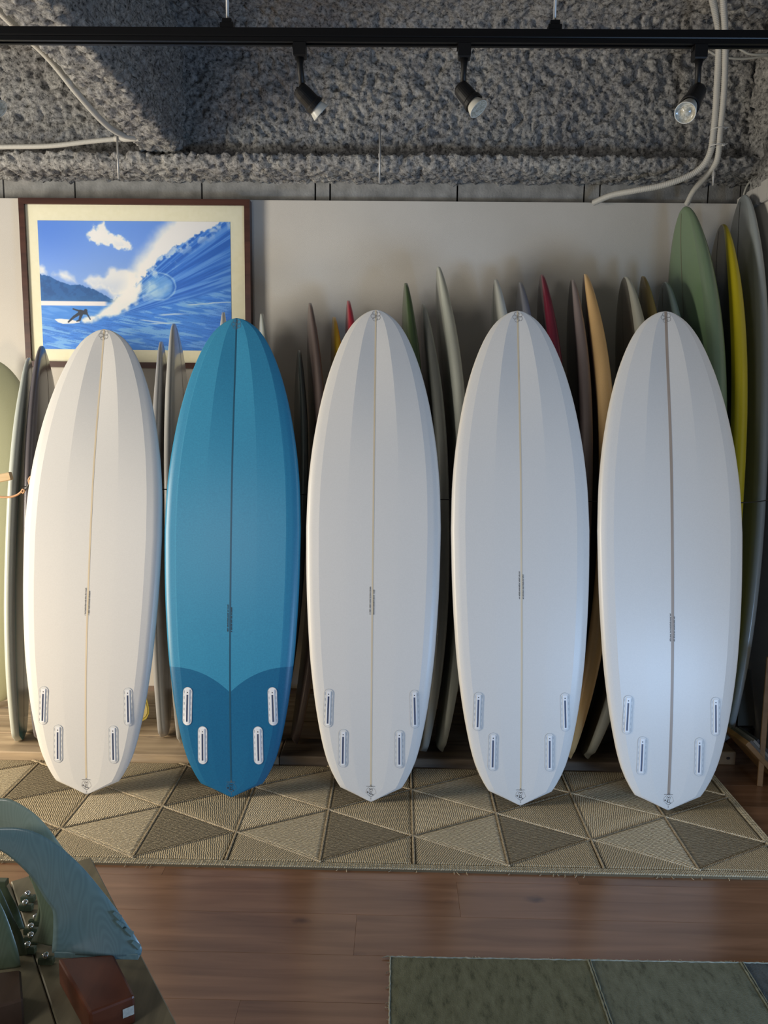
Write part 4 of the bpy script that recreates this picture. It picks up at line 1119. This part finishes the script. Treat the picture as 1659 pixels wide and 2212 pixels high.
FY = 3.62
conduit('conduit', [(-30, -5), (25, 50), (105, 125), (170, 205), (225, 265), (262, 290), (292, 297)], [2.75, 2.85, 3.0, 3.18, 3.38, 3.5, 3.56], .0125, 'white corrugated conduit sweeping down along the left cross beam')
conduit('conduit', [(-60, 318), (20, 317), (110, 315), (190, 306), (252, 300)], [FY] * 5, .0105, 'white corrugated conduit running level from left edge to the cross beam')
g = G(); a = atY(248, 300, FY - .002); b_ = atY(300, 297, FY - .03)
g.tube([a, a.lerp(b_, .35), a.lerp(b_, .36), b_], [.0125, .0125, .015, .015], n=14)
tag(g.make('conduit_coupling', pvc, smooth=False, origin=tuple(a)), 'white coupling joining two conduits at the foot of the cross beam', 'coupling')
def hrod(px, y0_, y1_, Y_, label):
    a = atY(px, y0_, Y_); b2 = atY(px, y1_, Y_); b2.x = a.x
    e = empty('hanging_rod', a, label=label, cat='rod')
    G().tube([a, b2], .0045, n=8).make('rod', rod_m, e, smooth=True)
    mz = (a.z + b2.z) / 2
    G().tube([(a.x, a.y, mz - .008), (a.x, a.y, mz + .008)], .0075, n=6).make('nut', rod_m, e)
hrod(253, 292, 386, 3.60, 'short thin rod hanging below the conduit coupling at left')
hrod(821, 276, 396, 3.64, 'thin pale rod hanging before the beam at the centre')
hrod(1543, 352, 401, 3.55, 'short rod hanging beside the bundled conduits at right')
conduit('conduit', [(1530, -40), (1546, 30), (1553, 80), (1549, 180), (1543, 270), (1532, 335), (1502, 372), (1440, 398), (1370, 412), (1320, 422), (1282, 438)], [3.2, 3.3, 3.36, 3.42, 3.48, 3.52, 3.56, 3.60, 3.66, 3.74, 3.82], .0135, 'left of two white conduits, curving down to the top of the wall panel', ribs=.0075)
conduit('conduit', [(1560, -40), (1566, 60), (1567, 110), (1564, 200), (1556, 280), (1549, 345), (1527, 378), (1500, 410), (1484, 440)], [3.2, 3.3, 3.36, 3.42, 3.48, 3.52, 3.6, 3.72, 3.80], .0125, 'right of two white conduits, bending behind the wall panel', ribs=.0075)
for yy in (280, 316):
    a = atY(1536 - (yy - 280) * .06, yy, 3.485); b2 = atY(1566 - (yy - 280) * .1, yy - 3, 3.485)
    g = G(); c = (a + b2) / 2; rx = (b2 - a).length / 2
    pts = [c + Vector((rx * math.cos(t), .022 * math.sin(t), (b2.z - a.z) * .5 * math.cos(t))) for t in np.linspace(0, 2 * math.pi, 21)]
    g.tube(pts, .0022, n=5); g.tube([b2, b2 + Vector((.016, -.004, .004))], .0018, n=5); g.box(tuple(b2 - Vector((.005, .005, .004))), tuple(b2 + Vector((.005, .005, .004))))
    tag(g.make('cable_tie', mat('nylon', (.7, .7, .68), .4), origin=tuple(c)), ('upper' if yy == 280 else 'lower') + ' white cable tie binding the two right conduits', 'cable tie')
cable_m = mat('grey_cable', (.46, .46, .42), .5)
conduit('cable', [(1500, 95), (1530, 110), (1555, 122), (1600, 127), (1640, 123), (1700, 110)], [3.55] * 6, .005, 'pale cable sagging under the ceiling to the right edge, lower one', m=cable_m, cat='cable')
conduit('cable', [(1585, 95), (1605, 110), (1630, 118), (1700, 116)], [3.5] * 4, .005, 'pale cable just over the sagging lower cable at right', m=cable_m, cat='cable')
conduit('cable', [(1604, 452), (1606, 425), (1616, 398), (1635, 384), (1659, 380), (1720, 372)], [3.83, 3.82, 3.80, 3.74, 3.66, 3.4], .005, 'white cable curling over the right wall behind the tallest board', m=cable_m, cat='cable')

# ================================================================== THINGS IN THE DARK RIGHT CORNER
pine = wood('pine', (.17, .095, .04), (.24, .14, .065), rough=.5, stretch=(2, 12, 12))
def orient(a, b2, up='Z'):
    return Matrix.Translation(a) @ (b2 - a).normalized().to_track_quat('X', up).to_matrix().to_4x4()
# trestle: leaning leg and shelf
tb = empty('wooden_stand', atZ(1650, 1700, 0), label='wooden stand with a sloping leg at the right edge, holding papers on a tilted shelf', cat='stand')
a = atZ(1641, 1697, 0); top_ = atY(1662, 1420, a.y + .02)
g = G().box((0, -.010, -.009), ((top_ - a).length, .010, .009), M=orient(a, top_), bev=.002); g.make('leg', pine, tb)
a2 = Vector((a.x + .16, a.y + .05, 0)); t2 = Vector((top_.x + .12, top_.y + .05, top_.z))
G().box((0, -.02, -.012), ((t2 - a2).length, .02, .012), M=orient(a2, t2), bev=.002).make('leg', pine, tb)
s0 = atY(1611, 1603, a.y - .01); s1 = atY(1642, 1637, a.y + .0)
M = orient(s0, s1)
G().box((0, -.01, -.010), (.27, .16, .010), M=M, bev=.002).make('shelf', pine, tb)
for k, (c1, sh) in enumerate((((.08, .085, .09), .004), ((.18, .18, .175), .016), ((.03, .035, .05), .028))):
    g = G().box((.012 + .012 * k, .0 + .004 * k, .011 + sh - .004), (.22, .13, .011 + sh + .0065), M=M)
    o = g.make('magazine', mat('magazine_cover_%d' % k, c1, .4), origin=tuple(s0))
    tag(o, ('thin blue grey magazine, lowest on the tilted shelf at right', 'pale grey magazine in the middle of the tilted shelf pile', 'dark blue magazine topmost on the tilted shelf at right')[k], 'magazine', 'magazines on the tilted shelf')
# wooden block
p = atZ(1556, 1652, .0); q = atZ(1587, 1652, .0); hgt = (atY(1570, 1624, p.y).z)
bl = empty('wood_block', p, label='small pale wood block with a dark hole, right behind the rightmost egg tail', cat='block')
G().box((p.x - .03, p.y, .0), (q.x, p.y + .10, hgt), bev=.003).make('block_body', pine, bl)
cx_, cz_ = p.x + (q.x - p.x) * .5, hgt * .52
V = [(cx_ + .0085 * math.cos(t), p.y - .0006, cz_ + .0065 * math.sin(t)) for t in np.linspace(0, 2 * math.pi, 13)[:-1]]
G().add(V, [tuple(range(12))]).make('hole', mat('dark_hole', (.03, .012, .006), .8), bl)
# grey cardboard panel leaning against right wall, dark cabinet behind
def quadplate(name, P, th, m, label, cat):
    V = [Vector(v) for v in P]; n = (V[1] - V[0]).cross(V[2] - V[0]).normalized() * th
    V2 = V + [v + n for v in V]
    k = len(P)
    o = mesh(name, V2, [tuple(range(k))[::-1], tuple(range(k, 2 * k))] + [(i, (i + 1) % k, k + (i + 1) % k, k + i) for i in range(k)], m, origin=tuple(V[0]))
    return tag(o, label, cat)
cbY = 3.30
cabx0 = atY(1540, 1400, cbY).x
cab = empty('box_shelf', (CX - .12, cbY, 0), label='dark low cabinet in the shadow of the right corner', cat='cabinet')
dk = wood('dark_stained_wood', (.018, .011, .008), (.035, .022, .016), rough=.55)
zt = atY(1600, 1572, cbY).z
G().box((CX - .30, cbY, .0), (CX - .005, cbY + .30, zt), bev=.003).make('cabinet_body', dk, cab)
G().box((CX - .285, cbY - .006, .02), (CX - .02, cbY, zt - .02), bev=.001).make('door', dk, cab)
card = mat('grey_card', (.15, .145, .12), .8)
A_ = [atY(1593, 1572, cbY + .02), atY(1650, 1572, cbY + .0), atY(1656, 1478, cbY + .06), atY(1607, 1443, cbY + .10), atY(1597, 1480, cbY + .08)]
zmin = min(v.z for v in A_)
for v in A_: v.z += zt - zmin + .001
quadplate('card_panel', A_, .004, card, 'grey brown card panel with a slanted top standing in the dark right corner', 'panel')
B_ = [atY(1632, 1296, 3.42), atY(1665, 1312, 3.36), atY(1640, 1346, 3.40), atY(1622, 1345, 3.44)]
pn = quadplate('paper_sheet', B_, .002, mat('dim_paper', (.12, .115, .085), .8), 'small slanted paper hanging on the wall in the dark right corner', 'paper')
pst = G().box((0, 0, 0), (.035, .02, .5), bev=.002)
qq = atY(1572, 1570, cbY - .03)
o = G().box((qq.x, cbY - .04, 0), (qq.x + .03, cbY - .015, atY(1572, 1450, cbY - .03).z), bev=.002).make('wooden_post', wood('reddish_post', (.10, .045, .02), (.16, .075, .035)), origin=(qq.x, cbY - .04, 0))
tag(o, 'narrow reddish wooden post between the block and the card panel', 'post')

# ================================================================== FIN DISPLAY, LOWER LEFT
TZ = .56
def zP(px, py, z=TZ): return atZ(px, py, z)
c0 = zP(196, 1851); c1 = zP(392, 2230); 
ed = (c1 - c0).normalized(); pr = Vector((-ed.y, ed.x, 0)); pr = -pr if pr.x > 0 else pr
c0b = zP(0, 1905)
print('table', c0, c1, (c0b - c0).length)
MT = Matrix(((pr.x, ed.x, 0, c0.x), (pr.y, ed.y, 0, c0.y), (0, 0, 1, 0), (0, 0, 0, 1)))   # x: across to the left, y: towards camera, z up
old_w = wood('old_board_wood', (.15, .13, .08), (.30, .26, .165), rough=.6, stretch=(12, 1.2, 12), knots=.5, bump=.5, vary=.06)
tbl = empty('display_table', c0, label='low table of old pale boards in the lower left foreground carrying fins', cat='table')
tl_ = .78; bw_ = .145
for k in range(4):
    st = 0 if k else .0
    G().box((k * (bw_ + .0015), st + [0, .004, .002, .006][k], TZ - .024), (k * (bw_ + .0015) + bw_, tl_, TZ), M=MT, bev=.002).make('tabletop_board', old_w, tbl)
for (x, y_) in ((.04, .08), (.04, tl_ - .1), (.54, .08), (.54, tl_ - .1)):
    G().box((x - .02, y_ - .02, 0), (x + .02, y_ + .02, TZ - .024), M=MT).make('leg', old_w, tbl)
red_w = wood('mahogany_block', (.085, .022, .010), (.155, .045, .020), rough=.38, stretch=(12, 1.5, 12), bump=.1)
red_dark = wood('dark_block', (.05, .025, .014), (.085, .045, .026), rough=.5, stretch=(12, 1.5, 12), bump=.1)
# block with slot, front fin stands in it
BZ = .045
def corners(pxs, z): return [atZ(*p, z) for p in pxs]
tp = corners([(125, 2069), (246, 2060), (292, 2150), (193, 2189)], TZ + BZ)
def hexblock(name, top, z0_, m, parent, **kw):
    V = [Vector((v.x, v.y, z0_)) for v in top] + list(top)
    return mesh(name, V, [(0, 1, 2, 3), (7, 6, 5, 4), (4, 5, 1, 0), (5, 6, 2, 1), (6, 7, 3, 2), (7, 4, 0, 3)], m, parent, origin=tuple(V[0]), **kw)
db = empty('fin_stand', Vector((tp[0].x, tp[0].y, TZ)), label='reddish wooden block with a small white label, under the large blue green fin', cat='stand')
ob = hexblock('block', tp, TZ, red_w, db)
bv = ob.modifiers.new('bevel', 'BEVEL'); bv.width = .004; bv.segments = 2
# label on the front face (between corner 2 and 3)
f3, f2 = tp[3], tp[2]
def onface(t, z): 
    p = f3.lerp(f2, t); nrm = Vector((f2.y - f3.y, -(f2.x - f3.x), 0)).normalized()
    nrm = -nrm if nrm.y > 0 else nrm
    return Vector((p.x, p.y, z)) + nrm * .0012
lw = [onface(.71, TZ + .017), onface(.96, TZ + .017), onface(.96, TZ + .031), onface(.71, TZ + .031)]
lb = quadplate('sticker', lw, -.0006, noisy('sticker_white', (.42, .42, .38), (.56, .56, .50), scale=200, rough=.6), None, None); lb.parent = db; lb.matrix_parent_inverse = Matrix.Translation(-Vector((tp[0].x, tp[0].y, TZ)))
for k_ in ('label', 'category'):
    if k_ in lb: del lb[k_]
lb['label'] = 'worn white sticker with rounded ends'
tp2 = corners([(-60, 2106), (45, 2093), (50, 2158), (-60, 2190)], TZ + BZ)
e2 = empty('fin_stand', Vector((tp2[0].x, tp2[0].y, TZ)), label='dark wooden block at the left edge, in front of the green fins', cat='stand')
ob = hexblock('block', tp2, TZ, red_dark, e2); bv = ob.modifiers.new('bevel', 'BEVEL'); bv.width = .003
# small dark batten behind the fins at the far end of the table
ba = [zP(41, 1862, TZ + .05), zP(62, 1862, TZ + .05)]
o = G().box((.20, -.03, TZ - .05), (.26, -.004, TZ + .03), M=MT, bev=.002).make('end_batten', wood('red_batten', (.15, .06, .04), (.22, .10, .07)), origin=tuple(c0))
tag(o, 'short reddish batten at the far end of the fin table', 'batten')

def fin_mat(name, c1, c2, trans=.25):
    m = mat(name, c1, .32, spec=.45); nt, nn, L, b = nodes(m)
    tc = nn('ShaderNodeTexCoord')
    n0 = nn('ShaderNodeTexNoise'); n0.inputs['Scale'].default_value = 9; n0.inputs['Detail'].default_value = 1; mpf = nn('ShaderNodeMapping'); mpf.inputs['Rotation'].default_value = (0, R(38), 0); mpf.inputs['Scale'].default_value = (2.2, 1, .55); L(tc.outputs['Object'], mpf.inputs[0]); L(mpf.outputs[0], n0.inputs['Vector'])
    wv = nn('ShaderNodeMath', operation='MULTIPLY'); L(n0.outputs['Fac'], wv.inputs[0]); wv.inputs[1].default_value = 170
    sn = nn('ShaderNodeMath', operation='SINE'); L(wv.outputs[0], sn.inputs[0])
    r = ramp(nn, [(.0, c1), (1.0, c2)])
    mr = nn('ShaderNodeMapRange'); mr.inputs['From Min'].default_value = -1; L(sn.outputs[0], mr.inputs[0]); L(mr.outputs[0], r.inputs[0]); L(r.outputs[0], b.inputs['Base Color'])
    b.inputs['Transmission Weight'].default_value = trans
    b.inputs['Coat Weight'].default_value = .25; b.inputs['Coat Roughness'].default_value = .2
    return m
fin_blue = fin_mat('fin_glass_blue', (.16, .27, .29), (.185, .31, .335), .15)
fin_green = fin_mat('fin_glass_green', (.21, .29, .20), (.24, .33, .23), .2)
fin_lit = fin_mat('fin_glass_lit', (.36, .43, .33), (.40, .47, .37), .15)  # green fin glass with the light on the second fin put into its colour
fin_shaded = fin_mat('fin_glass_shaded', (.115, .155, .095), (.135, .18, .115), .15)  # green fin glass darkened in colour to stand for shade at the left
chrome = mat('chrome', (.8, .8, .8), .12, metal=1.0)
def blade(name, outer, inner, p0, nrm, th, m, parent, n=36):
    """foiled blade between leading edge px curve and trailing edge px curve, lying in the plane (p0,nrm)"""
    def curve(P):
        s_ = smoothpath([Vector((p[0], p[1], 0)) for p in P], 12)
        out = []
        for i in range(n + 1):
            f_ = i / n * (len(s_) - 1); k = min(int(f_), len(s_) - 2); out.append(s_[k].lerp(s_[k + 1], f_ - k))
        return [atP(v.x, v.y, p0, nrm) for v in out]
    A_, B_ = curve(outer), curve(inner); V = []; F = []
    us = [0, .08, .25, .5, .75, .93, 1]
    hs = [.08, .55, .95, 1, .7, .25, .05]
    for i in range(n + 1):
        taper = 1 - .65 * (i / n) ** 1.5
        top = [A_[i].lerp(B_[i], u_) - nrm * (th / 2 * h_ * taper) for u_, h_ in zip(us, hs)]
        bot = [A_[i].lerp(B_[i], u_) + nrm * (th / 2 * h_ * taper) for u_, h_ in zip(us, hs)]
        V += top + bot[::-1]
    m_ = len(us) * 2
    for i in range(n):
        for k in range(m_): F.append((i * m_ + k, i * m_ + (k + 1) % m_, (i + 1) * m_ + (k + 1) % m_, (i + 1) * m_ + k))
    F.append(tuple(range(m_ - 1, -1, -1))); F.append(tuple(n * m_ + k for k in range(m_)))
    return mesh(name, V, F, m, parent, smooth=True)
ZB = TZ + BZ
b0 = atZ(114, 2055, ZB); b1 = atZ(305, 2060, ZB)
nrm = Vector((b1.y - b0.y, -(b1.x - b0.x), 0)).normalized(); nrm = -nrm if nrm.y < 0 else nrm
e = empty('surf_fin', b0, label='large blue green translucent fin, frontmost, arching over the reddish block', cat='fin', group='fins on the display table')
blade('blade', [(305, 2062), (303, 2040), (258, 1973), (211, 1912), (169, 1864), (115, 1819), (60, 1792), (0, 1788), (-60, 1800), (-110, 1835)],
      [(112, 2058), (115, 2010), (114, 1968), (99, 1945), (69, 1897), (30, 1858), (0, 1837), (-35, 1822), (-75, 1825), (-112, 1838)], b0, nrm, .011, fin_blue, e)
# rough glassed edge tabs along the leading edge
g = G()
for (x, y_) in ((255, 1973), (262, 1990), (281, 2008), (296, 2036)):
    q = atP(x, y_, b0, nrm); g.tube([q - nrm * .004 + Vector((-.006, 0, .004)), q - nrm * .003 + Vector((.004, 0, -.006))], [.003, .0045], n=6)
g.make('raw_edge', fin_blue, e)
base_l = atP(120, 2058, b0, nrm); base_r = atP(300, 2063, b0, nrm)
g = G(); d_ = (base_r - base_l)
Mb = orient(base_l, base_r); g.box((0, -.004, -.006), (d_.length, .004, .004), M=Mb, bev=.001)
g.make('base_tab', fin_blue, e)
# the next fin behind, its outer rim shows above
p1 = b0 + nrm * .05
e = empty('surf_fin', atZ(150, 2040, TZ), label='green fin coloured as lit, standing directly behind the front blue green fin', cat='fin', group='fins on the display table')
blade('blade', [(270, 1990), (205, 1908), (136, 1832), (110, 1796), (75, 1758), (30, 1730), (0, 1724), (-50, 1728), (-100, 1755)],
      [(70, 2032), (100, 2020), (116, 1970), (100, 1900), (70, 1850), (30, 1815), (0, 1800), (-50, 1790), (-102, 1760)], p1, nrm, .010, fin_lit, e)
# third fin, inner curved edge visible left of the front one
e = empty('surf_fin', atZ(100, 2030, TZ), label='green fin whose curved inner edge shows left of the front fin', cat='fin', group='fins on the display table')
p2 = b0 + nrm * .025
blade('blade', [(235, 2058), (200, 1985), (160, 1935), (120, 1900), (95, 1880), (75, 1868)],
      [(66, 2034), (82, 2005), (87, 1975), (82, 1945), (72, 1915), (64, 1890)], p2, nrm, .009, fin_green, e)
e = empty('surf_fin', atZ(160, 2000, TZ), label='hindmost pale green fin, a thin sliver inside the arch', cat='fin', group='fins on the display table')
p3 = b0 + nrm * .085
blade('blade', [(200, 2000), (150, 1930), (115, 1895), (92, 1880), (70, 1864)],
      [(74, 1990), (82, 1965), (80, 1940), (72, 1915), (62, 1893)], p3, nrm, .008, fin_mat('fin_glass_olive', (.15, .20, .115), (.17, .23, .13), .15), e)
# fins at the left edge
e = empty('surf_fin', atZ(10, 2080, TZ), label='green fin coloured as shaded, leaning at the left edge, nearest the dark block', cat='fin', group='fins on the display table')
pl_ = atZ(40, 2080, TZ + BZ)
blade('blade', [(45, 2088), (38, 2050), (18, 1990), (0, 1950), (-30, 1900)], [(-90, 2095), (-92, 2050), (-95, 2000), (-85, 1950), (-60, 1905)], pl_, nrm, .010, fin_shaded, e)
e = empty('surf_fin', atZ(30, 2040, TZ), label='slim green fin behind the one coloured as shaded at the left edge', cat='fin', group='fins on the display table')
pl_ = atZ(50, 2050, TZ + .02)
blade('blade', [(58, 2062), (48, 2020), (28, 1980), (8, 1935), (-10, 1900)], [(-60, 2070), (-62, 2020), (-60, 1980), (-50, 1940), (-35, 1905)], pl_, nrm, .009, fin_shaded, e)
pl_ = atZ(40, 2005, TZ + .02)
e = empty('surf_fin', pl_, label='hindmost fin at the left edge, with a pale squared tab', cat='fin', group='fins on the display table')
blade('blade', [(54, 2006), (40, 1965), (22, 1930), (12, 1912), (-5, 1905)], [(-60, 2006), (-60, 1965), (-55, 1935), (-45, 1915), (-30, 1905)], pl_, nrm, .009, fin_shaded, e)
g = G(); q = atP(0, 1908, pl_, nrm)
g.box((q.x - .02, q.y - .006, q.z - .004), (q.x + .012, q.y + .006, q.z + .007), bev=.001); g.make('fin_tab', fin_shaded, e)
# chrome pinned tabs
pins = [(60, 1920), (55, 1939), (78, 1970), (67, 1990), (67, 2009), (60, 2030), (99, 2053)]
for k, (x, y_) in enumerate(pins):
    q = atZ(x, y_ + 8, TZ + .018)
    e = empty('fin_screw', (q.x, q.y, TZ), label=['farthest', 'second farthest', 'third farthest', 'fourth farthest', 'third nearest', 'second nearest', 'nearest'][k] + ' chrome ball screw in the row inside the fin arch', cat='screw', group='chrome screws in the row of fin tabs')
    g = G().box((q.x - .012, q.y - .004, TZ), (q.x + .012, q.y + .005, TZ + .013), bev=.002); g.make('tab', fin_shaded, e)
    g = G(); Ml = Matrix.Translation((q.x, q.y - .001, TZ + .0165))
    lathe(g, Ml, [(.0, -.0055), (.003, -.005), (.0052, -.002), (.0055, .001), (.004, .004), (.0, .0055)], n=14); g.make('ball', chrome, e, smooth=True)
